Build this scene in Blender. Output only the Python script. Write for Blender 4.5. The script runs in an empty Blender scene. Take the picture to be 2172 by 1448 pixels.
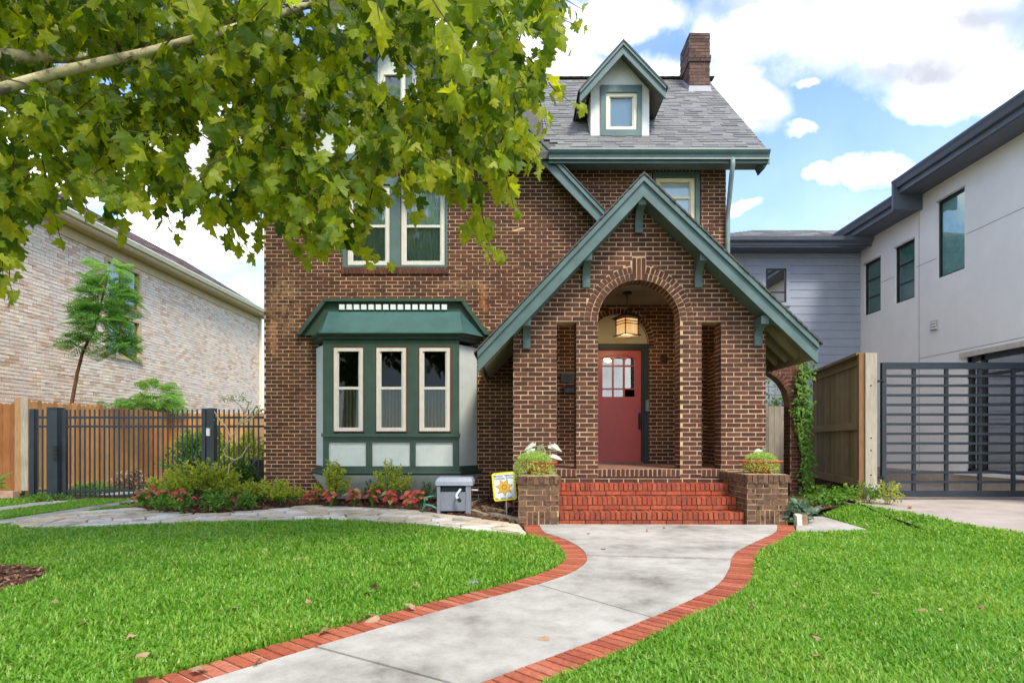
import bpy, math, random
import numpy as np
from mathutils import Vector, Matrix
from mathutils.geometry import tessellate_polygon
random.seed(7); rng = np.random.default_rng(7)
sc = bpy.context.scene
COL = sc.collection
F, CX, HY, CH = 1300.0, 1100.0, 935.0, 1.10      # focal length, vanishing point and camera height

# ------------------------------------------------------------------ camera
cd = bpy.data.cameras.new('camera'); cam = bpy.data.objects.new('camera', cd); COL.objects.link(cam)
cd.sensor_width = 36.0; cd.lens = F/2172*36.0
cd.shift_x = -(CX-1086)/2172; cd.shift_y = (HY-724)/2172
cd.clip_start = 0.05; cd.clip_end = 3000
cam.location = (0, 0, CH); cam.rotation_euler = (math.radians(90), 0, 0)
sc.camera = cam
# ------------------------------------------------------------------ sky, sun, exposure
SUN = Vector((0.26, -0.52, 0.80)).normalized()      # towards the sun
elev = math.asin(SUN.z); azim = math.atan2(SUN.x, SUN.y)
W = bpy.data.worlds.new('World'); sc.world = W; W.use_nodes = True
nt = W.node_tree; nt.nodes.clear()
def wn(t, **k):
    n = nt.nodes.new(t)
    for a, b in k.items(): setattr(n, a, b)
    return n
def wl(a, b): nt.links.new(a, b)
def wmath(op, a, b=None, clamp=False):
    n = wn('ShaderNodeMath', operation=op); n.use_clamp = clamp
    for i, x in enumerate((a, b)):
        if x is None: continue
        if isinstance(x, (int, float)): n.inputs[i].default_value = x
        else: wl(x, n.inputs[i])
    return n.outputs[0]
sky = wn('ShaderNodeTexSky', sky_type='NISHITA'); sky.sun_disc = False
sky.sun_elevation = elev; sky.sun_rotation = azim; sky.air_density = 1.25; sky.dust_density = 0.6; sky.ozone_density = 2.2
tc = wn('ShaderNodeTexCoord'); sep = wn('ShaderNodeSeparateXYZ'); wl(tc.outputs['Generated'], sep.inputs[0])
zz = wmath('ADD', wmath('MAXIMUM', sep.outputs[2], 0.0), 0.22)
cv = wn('ShaderNodeCombineXYZ'); wl(wmath('DIVIDE', sep.outputs[0], zz), cv.inputs[0]); wl(wmath('DIVIDE', sep.outputs[1], zz), cv.inputs[1])
def wnoise(vec, scale, detail, rough, off=(0, 0, 0)):
    ad = wn('ShaderNodeVectorMath', operation='ADD'); wl(vec, ad.inputs[0]); ad.inputs[1].default_value = off
    n = wn('ShaderNodeTexNoise'); n.inputs['Scale'].default_value = scale; n.inputs['Detail'].default_value = detail
    n.inputs['Roughness'].default_value = rough; wl(ad.outputs[0], n.inputs['Vector']); return n.outputs['Fac']
nBig = wnoise(cv.outputs[0], 0.9, 3, 0.5, (3.1, 7.7, 0)); nFine = wnoise(tc.outputs['Generated'], 7.0, 9, 0.62)
# cumulus banks by compass direction (slope right, slope up, width, height)
yy = wmath('MAXIMUM', sep.outputs[1], 0.05)
uv = wn('ShaderNodeCombineXYZ'); wl(wmath('DIVIDE', sep.outputs[0], yy), uv.inputs[0]); wl(wmath('DIVIDE', sep.outputs[2], yy), uv.inputs[1])
BANKS = [(1850, 60, 400, 120), (2080, 150, 210, 95), (1540, 95, 90, 60), (1290, 40, 170, 60), (1340, 200, 240, 75), (1130, 130, 190, 105),
         (1605, 225, 72, 58), (1560, 180, 66, 48), (1676, 279, 36, 20), (1850, 366, 92, 36), (1730, 385, 50, 28), (1700, 175, 24, 12), (1000, 60, 330, 60),
         (1550, 430, 60, 20), (430, 300, 300, 120), (430, 500, 190, 62), (120, 380, 260, 100), (-300, 300, 500, 140), (2600, 300, 400, 110)]
def wdist(vec, scale, amp):
    n = wn('ShaderNodeTexNoise'); n.inputs['Scale'].default_value = scale; n.inputs['Detail'].default_value = 5; wl(tc.outputs['Generated'], n.inputs['Vector'])
    s1 = wn('ShaderNodeVectorMath', operation='SUBTRACT'); wl(n.outputs['Color'], s1.inputs[0]); s1.inputs[1].default_value = (.5, .5, .5)
    s2 = wn('ShaderNodeVectorMath', operation='MULTIPLY'); wl(s1.outputs[0], s2.inputs[0]); s2.inputs[1].default_value = (amp, amp*.7, 0)
    s3 = wn('ShaderNodeVectorMath', operation='ADD'); wl(vec, s3.inputs[0]); wl(s2.outputs[0], s3.inputs[1]); return s3.outputs[0]
uvw = wdist(wdist(uv.outputs[0], 7, .16), 26, .06)
acc = None
for px, py, a, b in BANKS:
    s = wn('ShaderNodeVectorMath', operation='SUBTRACT'); wl(uvw, s.inputs[0]); s.inputs[1].default_value = ((px-CX)/F, (HY-py)/F, 0)
    m = wn('ShaderNodeVectorMath', operation='MULTIPLY'); wl(s.outputs[0], m.inputs[0]); m.inputs[1].default_value = (F/a, F/b, 0)
    l = wn('ShaderNodeVectorMath', operation='LENGTH'); wl(m.outputs[0], l.inputs[0])
    v = wmath('SUBTRACT', 1.0, l.outputs['Value'])
    acc = v if acc is None else wmath('MAXIMUM', acc, v)
acc = wmath('MAXIMUM', acc, -0.6)
ahead = wmath('MULTIPLY', wmath('ADD', sep.outputs[1], -0.1), 4.0, True)
generic = wmath('MULTIPLY', wmath('SUBTRACT', nBig, 0.47), 4.0)
mixn = wn('ShaderNodeMix'); wl(ahead, mixn.inputs[0]); wl(generic, mixn.inputs[2]); wl(acc, mixn.inputs[3])
body = wmath('ADD', mixn.outputs[0], wmath('MULTIPLY', wmath('SUBTRACT', nFine, 0.5), 1.7))
mr = wn('ShaderNodeMapRange'); mr.interpolation_type = 'SMOOTHSTEP'; wl(body, mr.inputs[0]); mr.inputs[1].default_value = -0.30; mr.inputs[2].default_value = 0.62
shade = wnoise(tc.outputs['Generated'], 5.0, 6, 0.55, (1.3, 0.2, 4.4))
cr = wn('ShaderNodeValToRGB'); wl(shade, cr.inputs[0])
cr.color_ramp.elements[0].position = 0.33; cr.color_ramp.elements[0].color = (0.30, 0.312, 0.35, 1)
cr.color_ramp.elements[1].position = 0.66; cr.color_ramp.elements[1].color = (1, 0.975, 0.945, 1)
bgS = wn('ShaderNodeBackground'); bgS.inputs[1].default_value = 0.100
grade = wn('ShaderNodeMix', data_type='RGBA', blend_type='MULTIPLY'); grade.inputs[0].default_value = 1; wl(sky.outputs[0], grade.inputs[6]); grade.inputs[7].default_value = (.86, .96, 1.22, 1); wl(grade.outputs[2], bgS.inputs[0])
under = None        # grey undersides of the larger banks
for px, py, a, b in ((1930, 150, 330, 52), (1560, 20, 190, 34), (1330, 205, 210, 30), (2120, 40, 160, 30), (1620, 250, 50, 22), (1850, 392, 80, 16), (1420, 130, 60, 30), (1760, 100, 120, 26), (420, 350, 200, 40), (480, 540, 140, 26)):
    s = wn('ShaderNodeVectorMath', operation='SUBTRACT'); wl(uvw, s.inputs[0]); s.inputs[1].default_value = ((px-CX)/F, (HY-py)/F, 0)
    m = wn('ShaderNodeVectorMath', operation='MULTIPLY'); wl(s.outputs[0], m.inputs[0]); m.inputs[1].default_value = (F/a, F/b, 0)
    l = wn('ShaderNodeVectorMath', operation='LENGTH'); wl(m.outputs[0], l.inputs[0]); v = wmath('SUBTRACT', 1.25, l.outputs['Value'], True)
    under = v if under is None else wmath('MAXIMUM', under, v)
um = wn('ShaderNodeMix', data_type='RGBA', blend_type='MIX'); wl(wmath('MULTIPLY', wmath('MULTIPLY', under, ahead), wmath('ADD', wmath('MULTIPLY', nFine, 1.6), -.05), True), um.inputs[0]); wl(cr.outputs[0], um.inputs[6]); um.inputs[7].default_value = (.25, .262, .30, 1)
bgC = wn('ShaderNodeBackground'); bgC.inputs[1].default_value = 1.0; wl(um.outputs[2], bgC.inputs[0])
# thin veil of white low down
veil = wn('ShaderNodeMapRange'); wl(sep.outputs[2], veil.inputs[0]); veil.inputs[1].default_value = 0.0; veil.inputs[2].default_value = 0.45
veil.inputs[3].default_value = 0.26; veil.inputs[4].default_value = 0.04
fac = wmath('MAXIMUM', mr.outputs[0], veil.outputs[0])
mx = wn('ShaderNodeMixShader'); wl(fac, mx.inputs[0]); wl(bgS.outputs[0], mx.inputs[1]); wl(bgC.outputs[0], mx.inputs[2])
wo = wn('ShaderNodeOutputWorld'); wl(mx.outputs[0], wo.inputs[0])
sd = bpy.data.lights.new('sun', 'SUN'); sd.energy = 1.5; sd.angle = math.radians(14); sd.color = (1, 0.93, 0.82)
so = bpy.data.objects.new('sun', sd); COL.objects.link(so); so.rotation_euler = SUN.to_track_quat('Z', 'Y').to_euler()
sc.view_settings.view_transform = 'Standard'; sc.view_settings.look = 'None'
sc.view_settings.exposure = 1.56; sc.view_settings.gamma = 1; sc.view_settings.use_curve_mapping = False
sc.cycles.max_bounces = 8; sc.cycles.transparent_max_bounces = 12

# ------------------------------------------------------------------ helpers
def P(px, py, D): return Vector(((px-CX)*D/F, D, CH-(py-HY)*D/F))
def XP(px, D): return (px-CX)*D/F
def ZP(py, D): return CH-(py-HY)*D/F
def G(px, py, z=0.0):
    D = F*(CH-z)/(py-HY); return ((px-CX)*D/F, D)

class MB:
    def __init__(s): s.v = []; s.f = []
    def add(s, vs, fs):
        b = len(s.v); s.v.extend([tuple(p) for p in vs]); s.f.extend([tuple(i+b for i in q) for q in fs]); return s
    def box(s, x0, x1, y0, y1, z0, z1):
        return s.add([(x0,y0,z0),(x1,y0,z0),(x1,y1,z0),(x0,y1,z0),(x0,y0,z1),(x1,y0,z1),(x1,y1,z1),(x0,y1,z1)],
                     [(0,3,2,1),(4,5,6,7),(0,1,5,4),(1,2,6,5),(2,3,7,6),(3,0,4,7)])
    def obox(s, c, U, V, N):          # half vectors
        c, U, V, N = map(Vector, (c, U, V, N))
        return s.add([c-U-V-N, c+U-V-N, c+U+V-N, c-U+V-N, c-U-V+N, c+U-V+N, c+U+V+N, c-U+V+N],
                     [(0,3,2,1),(4,5,6,7),(0,1,5,4),(1,2,6,5),(2,3,7,6),(3,0,4,7)])
    def prism(s, pts, vec):           # planar polygon extruded along vec
        pts = [Vector(p) for p in pts]; vec = Vector(vec); n = len(pts)
        tri = tessellate_polygon([pts])
        fs = [tuple(t) for t in tri] + [tuple(i+n for i in reversed(t)) for t in tri] + [(i, (i+1) % n, (i+1) % n+n, i+n) for i in range(n)]
        return s.add(pts+[p+vec for p in pts], fs)
    def loft(s, A, B, cap=True):      # two polygons of equal length
        n = len(A); fs = [(i, (i+1) % n, (i+1) % n+n, i+n) for i in range(n)]
        if cap: fs += [tuple(reversed(range(n))), tuple(range(n, 2*n))]
        return s.add(list(A)+list(B), fs)
    def bar(s, a, b, w, h=None, up=(0,0,1)):
        a, b = Vector(a), Vector(b); h = h or w; d = (b-a); t = d.normalized()
        u = Vector(up); 
        if abs(t.dot(u)) > .98: u = Vector((0,1,0))
        r = t.cross(u).normalized(); q = r.cross(t).normalized()
        return s.obox((a+b)/2, d/2, r*(w/2), q*(h/2))
    def tube(s, pts, r, n=7, cap=True):
        pts = [Vector(p) for p in pts]; rs = r if isinstance(r, (list, tuple)) else [r]*len(pts); vs = []; fs = []
        pr = None
        for i, p in enumerate(pts):
            t = (pts[min(i+1, len(pts)-1)]-pts[max(i-1, 0)]).normalized()
            u = Vector((0,0,1)) if abs(t.z) < .9 else Vector((1,0,0))
            if pr is not None and (pr-t*pr.dot(t)).length > .05: u = pr
            a = (u-t*u.dot(t)).normalized(); pr = a; b = t.cross(a)
            for k in range(n):
                g = 2*math.pi*k/n; vs.append(p+(a*math.cos(g)+b*math.sin(g))*rs[i])
        for i in range(len(pts)-1):
            for k in range(n): fs.append((i*n+k, i*n+(k+1) % n, (i+1)*n+(k+1) % n, (i+1)*n+k))
        if cap: fs += [tuple(reversed(range(n))), tuple(range((len(pts)-1)*n, len(pts)*n))]
        return s.add(vs, fs)
    def lathe(s, prof, c=(0,0,0), n=24):
        c = Vector(c); vs = []; fs = []
        for r, z in prof:
            for k in range(n):
                g = 2*math.pi*k/n; vs.append(c+Vector((r*math.cos(g), r*math.sin(g), z)))
        for i in range(len(prof)-1):
            for k in range(n): fs.append((i*n+k, i*n+(k+1) % n, (i+1)*n+(k+1) % n, (i+1)*n+k))
        return s.add(vs, fs)
    def build(s, name, m, parent=None, kind=None, smooth=False, label=None):
        me = bpy.data.meshes.new(name); me.from_pydata(s.v, [], s.f); me.update()
        return link(name, me, m, parent, kind, smooth, label)
def link(name, me, m, parent=None, kind=None, smooth=False, label=None):
    if m is not None and not me.materials: me.materials.append(m)
    if smooth: me.polygons.foreach_set('use_smooth', [True]*len(me.polygons))
    o = bpy.data.objects.new(name, me); COL.objects.link(o)
    if parent is not None:
        o.parent = parent; o.matrix_parent_inverse = MI(parent)
    if kind: o['kind'] = kind
    if label: o['label'] = label
    return o
def MI(p): return p.matrix_basis.inverted() if p.parent is None else Matrix.Identity(4)   # parts are modelled in world coordinates
def thing(name, label, cat, loc=(0,0,0), group=None):
    o = bpy.data.objects.new(name, None); COL.objects.link(o); o.location = loc; o.empty_display_size = .1
    o['label'] = label; o['category'] = cat
    if group: o['group'] = group
    return o
def tag(o, label, cat, group=None):
    o['label'] = label; o['category'] = cat
    if group: o['group'] = group
    return o
def npmesh(name, V, Fc, m, parent=None, kind=None, smooth=False):
    """V (n,3) array, Fc (m,k) index array"""
    me = bpy.data.meshes.new(name); V = np.asarray(V, np.float32); Fc = np.asarray(Fc, np.int32); k = Fc.shape[1]
    me.vertices.add(len(V)); me.vertices.foreach_set('co', V.ravel())
    me.loops.add(Fc.size); me.loops.foreach_set('vertex_index', Fc.ravel())
    me.polygons.add(len(Fc)); me.polygons.foreach_set('loop_start', np.arange(0, Fc.size, k, dtype=np.int32)); me.polygons.foreach_set('loop_total', np.full(len(Fc), k, np.int32))
    me.update(calc_edges=True); me.validate()
    me.polygons.foreach_set('use_smooth', [bool(smooth)]*len(me.polygons))
    return link(name, me, m, parent, kind, smooth)
def inpoly(x, y, poly):
    x = np.asarray(x); y = np.asarray(y); r = np.zeros(x.shape, bool); n = len(poly); j = n-1
    for i in range(n):
        xi, yi = poly[i]; xj, yj = poly[j]
        c = ((yi > y) != (yj > y)) & (x < (xj-xi)*(y-yi)/((yj-yi) or 1e-9)+xi); r ^= c; j = i
    return r
def smooth_line(pts, n):
    """Catmull-Rom through 2D points, resampled to equal steps"""
    p = [np.array(q, float) for q in pts]; p = [2*p[0]-p[1]]+p+[2*p[-1]-p[-2]]; out = []
    for i in range(1, len(p)-2):
        for t in np.linspace(0, 1, 14, endpoint=False):
            out.append(.5*((2*p[i])+(-p[i-1]+p[i+1])*t+(2*p[i-1]-5*p[i]+4*p[i+1]-p[i+2])*t*t+(-p[i-1]+3*p[i]-3*p[i+1]+p[i+2])*t**3))
    out.append(p[-2]); out = np.array(out); d = np.r_[0, np.cumsum(np.hypot(*np.diff(out, axis=0).T))]
    s = np.linspace(0, d[-1], n); return np.c_[np.interp(s, d, out[:, 0]), np.interp(s, d, out[:, 1])], d[-1]

# ------------------------------------------------------------------ materials
def lin(r, g, b): return tuple(((c/255)/12.92 if c/255 <= .04045 else ((c/255+.055)/1.055)**2.4) for c in (r, g, b))
class MT:
    def __init__(s, name):
        s.m = bpy.data.materials.new(name); s.m.use_nodes = True; s.t = s.m.node_tree; s.t.nodes.clear()
        s.out = s.n('ShaderNodeOutputMaterial')
    def n(s, t, **k):
        x = s.t.nodes.new(t)
        for a, b in k.items(): setattr(x, a, b)
        return x
    def l(s, a, b): s.t.links.new(a, b)
    def coord(s): return s.n('ShaderNodeNewGeometry').outputs['Position']
    def noise(s, scale, detail=4, rough=.55, vec=None, stretch=None):
        v = vec or s.coord()
        if stretch:
            mp = s.n('ShaderNodeVectorMath', operation='MULTIPLY'); s.l(v, mp.inputs[0]); mp.inputs[1].default_value = stretch; v = mp.outputs[0]
        x = s.n('ShaderNodeTexNoise'); x.inputs['Scale'].default_value = scale; x.inputs['Detail'].default_value = detail; x.inputs['Roughness'].default_value = rough
        s.l(v, x.inputs['Vector']); return x.outputs['Fac']
    def ramp(s, f, stops, interp='LINEAR'):
        r = s.n('ShaderNodeValToRGB'); s.l(f, r.inputs[0]); e = r.color_ramp.elements; r.color_ramp.interpolation = interp
        while len(e) < len(stops): e.new(.5)
        for i, (p, c) in enumerate(stops): e[i].position = p; e[i].color = tuple(c)+(1,) if len(c) == 3 else c
        return r.outputs[0]
    def mix(s, f, a, b, mode='MIX'):
        x = s.n('ShaderNodeMix', data_type='RGBA', blend_type=mode)
        for i, q in ((0, f), (6, a), (7, b)):
            if isinstance(q, (int, float)): x.inputs[i].default_value = q
            elif isinstance(q, tuple): x.inputs[i].default_value = q+(1,) if len(q) == 3 else q
            else: s.l(q, x.inputs[i])
        return x.outputs[2]
    def math(s, op, a, b=0.0, clamp=False):
        x = s.n('ShaderNodeMath', operation=op); x.use_clamp = clamp
        for i, q in enumerate((a, b)):
            if isinstance(q, (int, float)): x.inputs[i].default_value = q
            else: s.l(q, x.inputs[i])
        return x.outputs[0]
    def rnd(s):       # one random number per loose piece, joined or single
        g = s.n('ShaderNodeNewGeometry'); o = s.n('ShaderNodeObjectInfo')
        return s.math('FRACT', s.math('ADD', g.outputs['Random Per Island'], o.outputs['Random']))
    def pbr(s, col, rough=.7, bump=None, bs=.3, bd=.01, spec=.5, metal=0.0, extra=None):
        b = s.n('ShaderNodeBsdfPrincipled')
        if isinstance(col, tuple): b.inputs['Base Color'].default_value = col+(1,)
        else: s.l(col, b.inputs['Base Color'])
        if isinstance(rough, (int, float)): b.inputs['Roughness'].default_value = rough
        else: s.l(rough, b.inputs['Roughness'])
        b.inputs['Specular IOR Level'].default_value = spec; b.inputs['Metallic'].default_value = metal
        if bump is not None:
            k = s.n('ShaderNodeBump'); k.inputs['Strength'].default_value = bs; k.inputs['Distance'].default_value = bd; s.l(bump, k.inputs['Height']); s.l(k.outputs[0], b.inputs['Normal'])
        s.l(b.outputs[0], s.out.inputs[0]); return s.m
def plain(name, c, rough=.6, var=.12, scale=6, bump=.15, bscale=60, spec=.4, metal=0.0):
    m = MT(name); f = m.noise(scale, 5, .6)
    lo = tuple(x*(1-var*1.6) for x in c); hi = tuple(min(1, x*(1+var)) for x in c)
    col = m.ramp(f, [(.3, lo), (.7, hi)]); col = m.mix(.5, col, m.ramp(m.noise(scale*3.1, 7, .72, stretch=(1, 1, .45)), [(.3, (1-var*1.5,)*3), (.55, (1, 1, 1)), (.75, (1+var*.6,)*3)]), 'MULTIPLY')
    return m.pbr(col, rough, m.noise(bscale, 3), bump, .006, spec, metal)
def stains(m, col):
    # cream bloom and rust runs beside the bay roof, at fixed spots of the wall
    sp = m.n('ShaderNodeSeparateXYZ'); m.l(m.coord(), sp.inputs[0]); nz = m.noise(9, 5, .7); out = col
    for x, z, rx, rz, c, k in ((-4.15, 3.55, .42, .75, lin(190,150,110), .5), (-.62, 3.55, .10, .5, lin(190,116,70), .6), (-3.86, 3.25, .05, .35, lin(214,124,70), .9), (-4.35, 2.9, .12, .5, lin(200,140,90), .6), (-.95, 3.85, .6, .12, lin(190,150,110), .4)):
        dx = m.math('DIVIDE', m.math('SUBTRACT', sp.outputs[0], x), rx); dz = m.math('DIVIDE', m.math('SUBTRACT', sp.outputs[2], z), rz)
        r = m.math('SUBTRACT', 1.0, m.math('ADD', m.math('MULTIPLY', dx, dx), m.math('MULTIPLY', dz, dz)), True)
        f = m.math('MULTIPLY', m.math('MULTIPLY', r, m.math('MULTIPLY', m.math('SUBTRACT', nz, .44), 7.0, True)), k)
        out = m.mix(f, out, c)
    return out
def brickmat(name, cols, rough=.85, dirt=None, bs=.5, dirtscale=2.2, lo=.45, hi=.62):
    m = MT(name); n = len(cols)
    col = m.ramp(m.rnd(), [(i/n, c) for i, c in enumerate(cols)], 'CONSTANT')
    fine = m.noise(38, 5, .65); col = m.mix(.75, col, m.ramp(fine, [(.25, (.52,.5,.5)), (.75, (1.35,1.32,1.3))]), 'MULTIPLY')
    col = m.mix(.4, col, m.ramp(m.noise(1.3, 6, .68), [(.3, (.74,.73,.72)), (.5, (1,1,1)), (.7, (1.18,1.15,1.12))]), 'MULTIPLY')
    if dirt: 
        d = m.noise(dirtscale, 6, .65); col = m.mix(m.ramp(d, [(lo, (0,0,0)), (hi, (1,1,1))]), col, dirt)
    if name == 'dark_brown_brick': col = stains(m, col)
    return m.pbr(col, rough, m.noise(90, 4, .7), bs, .006, .25)
BRICK = brickmat('dark_brown_brick', [lin(84,52,41), lin(92,59,46), lin(98,63,50), lin(87,58,48), lin(78,51,42), lin(104,68,53), lin(94,57,44)], dirt=lin(140,110,88), dirtscale=6, lo=.66, hi=.92)
MORTAR = plain('cream_mortar', lin(214,182,138), .95, .16, 3.0, .4, 120, .15)
NBRICK = brickmat('whitewashed_brick', [lin(242,222,196), lin(236,212,184), lin(248,232,208), lin(228,200,170), lin(244,226,200), lin(238,216,188), lin(216,180,150)], .9, lin(226,214,198), .7, 1.7, .42, .7)
NMORTAR = plain('grey_beige_mortar', lin(176,154,132), .95, .2, 4, .4, 90, .15)
STEPB = brickmat('painted_red_brick', [lin(168,80,52), lin(160,74,48), lin(176,88,58), lin(150,72,50), lin(166,84,56)], .7, lin(120,62,46), .4, 6, .5, .74)
STEPM = plain('dark_step_mortar', lin(92,74,60), .95, .4, 5, .4, 120, .15)
EDGEB = brickmat('orange_red_paver_brick', [lin(168,92,64), lin(158,84,58), lin(174,100,72), lin(150,80,58), lin(178,108,82), lin(164,92,66)], .75, lin(150,84,64), .35, 4, .6, .75)
EDGEM = plain('pale_sand_joint', lin(206,184,160), .95, .3, 9, .4, 140, .15)
PEDB = brickmat('mossy_old_brick', [lin(108,80,62), lin(116,88,68), lin(100,74,58), lin(124,96,72), lin(106,82,66)], .95, lin(50,40,32), .9, 17, .54, .64)
PEDM = plain('stained_mortar', lin(178,152,116), .95, .4, 8, .5, 100, .15)
TRIM = plain('teal_green_paint', lin(88,112,107), .45, .14, 3, .12, 40, .45)
BAYG = plain('dark_green_paint', lin(62,84,70), .5, .10, 5, .12, 40, .4)
BAYR = plain('green_sheet_metal', lin(62,98,92), .42, .12, 3, .08, 12, .5)
STUCW = plain('white_stucco', lin(230,229,222), .9, .05, 5, .5, 85, .2)
STUC = plain('pale_stucco', lin(206,212,205), .9, .05, 5, .5, 85, .2)
CREAM = plain('cream_white_paint', lin(218,214,200), .5, .05, 8, .05, 50, .4)
REDLN = plain('brick_red_caulk', lin(150,84,66), .7, .1)
DARKM = plain('slate_black_metal', lin(40,49,56), .45, .18, 4, .08, 60, .5)
DOORM = plain('red_door_paint', lin(182,70,60), .38, .06, 4, .05, 30, .5)
BRONZE = plain('dark_bronze', lin(52,46,40), .45, .2, 12, .1, 60, .5, .4)
SOFT = plain('olive_tan_soffit', lin(150,140,108), .8, .12, 5, .2, 40, .2)
CEIL = plain('olive_ceiling', lin(150,146,124), .85, .1, 5, .2, 40, .2)
DFRAME = plain('dark_green_door_frame', lin(40,46,40), .5, .1)
INTER = plain('dim_interior', lin(70,66,60), .95, .1)
CONC = None
def mk_conc():
    m = MT('weathered_concrete'); a = m.noise(.8, 9, .68); b = m.noise(7, 8, .7); c = m.noise(160, 3, .7)
    col = m.ramp(a, [(.34, lin(116,111,100)), (.44, lin(158,153,143)), (.58, lin(182,177,167))])
    col = m.mix(.8, col, m.ramp(b, [(.32, (.78,.76,.73)), (.55, (1.04,1.04,1.03))]), 'MULTIPLY')
    col = m.mix(.5, col, m.ramp(c, [(.35, (.8,.8,.8)), (.65, (1.1,1.1,1.1))]), 'MULTIPLY')
    return m.pbr(col, .92, c, .25, .004, .2)
CONC = mk_conc()
DRIVE = plain('pinkish_driveway_concrete', lin(172,160,149), .92, .14, 1.3, .3, 130, .2)
WOODM = {}
def woodmat(name, cols, rough=.8):
    m = MT(name); n = len(cols); col = m.ramp(m.rnd(), [(i/n, c) for i, c in enumerate(cols)], 'CONSTANT')
    g = m.noise(10, 6, .65, stretch=(9, 9, .5)); k = m.noise(2.2, 4, .6)
    col = m.mix(.9, col, m.ramp(g, [(.28, (.62,.58,.54)), (.7, (1.18,1.16,1.12))]), 'MULTIPLY')
    col = m.mix(.6, col, m.ramp(k, [(.3, (.72,.7,.66)), (.7, (1.12,1.1,1.08))]), 'MULTIPLY')
    return m.pbr(col, rough, g, .4, .004, .25)
CEDAR = woodmat('cedar_fence_wood', [lin(206,150,92), lin(192,134,78), lin(214,164,108), lin(184,148,108), lin(200,140,80), lin(176,140,100), lin(210,156,96)])
CEDARD = woodmat('dark_cedar_wood', [lin(158,106,64), lin(148,98,58), lin(166,114,70)])
GREYW = woodmat('weathered_fence_wood', [lin(162,146,112), lin(148,135,100), lin(170,154,120), lin(142,126,98), lin(154,143,96)])
PALEW = woodmat('pale_grey_post_wood', [lin(172,166,150), lin(160,154,138)])
def shinglemat(name, cols):
    m = MT(name); n = len(cols); col = m.ramp(m.rnd(), [(i/n, c) for i, c in enumerate(cols)], 'CONSTANT')
    g = m.noise(220, 3, .7); col = m.mix(.7, col, m.ramp(g, [(.3, (.6,.6,.6)), (.7, (1.3,1.3,1.3))]), 'MULTIPLY')
    return m.pbr(col, .9, g, .5, .004, .25)
SHING = shinglemat('grey_asphalt_shingle', [lin(122,122,120), lin(116,116,114), lin(128,128,125), lin(108,109,109), lin(125,124,121), lin(118,117,115)])
SHINB = shinglemat('brown_asphalt_shingle', [lin(122,104,98), lin(108,92,88), lin(132,114,106), lin(100,86,82)])
SHEDGE = plain('dark_shingle_edge', lin(92,90,86), .9, .2, 20, .3, 90, .2)
def glassmat(name, refl=.10, tint=(.8,.88,.86), ior=1.5):
    m = MT(name); fr = m.n('ShaderNodeFresnel'); fr.inputs[0].default_value = ior
    k = m.math('ADD', m.math('MULTIPLY', fr.outputs[0], 1.0), refl, True)
    tr = m.n('ShaderNodeBsdfTransparent'); tr.inputs[0].default_value = tint+(1,)
    gl = m.n('ShaderNodeBsdfGlossy'); gl.inputs['Roughness'].default_value = .02
    mxs = m.n('ShaderNodeMixShader'); m.l(k, mxs.inputs[0]); m.l(tr.outputs[0], mxs.inputs[1]); m.l(gl.outputs[0], mxs.inputs[2]); m.l(mxs.outputs[0], m.out.inputs[0])
    return m.m
GLASS = glassmat('window_glass', .03, (.92,.96,.95)); SCREEN = glassmat('screened_glass', -.015, (.40,.41,.40)); SCREENL = glassmat('light_screened_glass', .0, (.74,.78,.77)); COATED = glassmat('coated_glass', .30, (.55,.66,.66))
def leafmat(name, cols, trans=.5, rough=.45, tcol=None, spec=.3, vein=False):
    m = MT(name); n = len(cols); r = m.rnd(); col = m.ramp(r, [(i/max(1, n-1), c) for i, c in enumerate(cols)])
    nz = m.noise(30, 4, .6)
    if vein: col = m.mix(.8, col, m.ramp(m.noise(1.1, 5, .6), [(.3, (.72,.84,.6)), (.5, (1,1,1)), (.7, (1.3,1.08,1.2))]), 'MULTIPLY')
    col = m.mix(.6, col, m.ramp(nz, [(.3, (.72,.74,.7)), (.7, (1.2,1.18,1.1))]), 'MULTIPLY')
    b = m.n('ShaderNodeBsdfPrincipled'); m.l(col, b.inputs['Base Color']); b.inputs['Roughness'].default_value = rough; b.inputs['Specular IOR Level'].default_value = spec
    t = m.n('ShaderNodeBsdfTranslucent'); m.l(m.mix(1.0, col, tcol or (1.7, 1.75, .9), 'MULTIPLY'), t.inputs[0])
    x = m.n('ShaderNodeMixShader'); x.inputs[0].default_value = trans; m.l(b.outputs[0], x.inputs[1]); m.l(t.outputs[0], x.inputs[2]); m.l(x.outputs[0], m.out.inputs[0])
    return m.m
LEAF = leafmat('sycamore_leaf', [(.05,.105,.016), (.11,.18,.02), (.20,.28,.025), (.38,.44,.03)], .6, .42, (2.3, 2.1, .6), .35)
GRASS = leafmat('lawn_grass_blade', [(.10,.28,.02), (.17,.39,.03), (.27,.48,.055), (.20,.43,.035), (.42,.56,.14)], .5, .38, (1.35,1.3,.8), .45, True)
LEAFY = leafmat('backlit_sycamore_leaf', [(.26,.34,.03), (.36,.43,.035), (.46,.48,.04), (.30,.38,.03)], .62, .42, (1.9, 1.75, .6), .35)  # brighter, yellower colour stands in for light shining through the leaves
BUSHD = leafmat('dark_green_leaf', [(.04,.11,.025), (.065,.15,.03), (.10,.19,.04)], .35, .4)
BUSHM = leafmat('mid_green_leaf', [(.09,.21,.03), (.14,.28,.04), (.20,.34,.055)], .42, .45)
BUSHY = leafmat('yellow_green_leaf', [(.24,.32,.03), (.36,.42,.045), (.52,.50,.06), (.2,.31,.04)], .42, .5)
FERN = leafmat('feathery_leaf', [(.09,.23,.05), (.13,.30,.06), (.21,.40,.08)], .42, .45)
FERNY = leafmat('pale_feathery_leaf', [(.2,.38,.09), (.28,.47,.1)], .45, .45)
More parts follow.
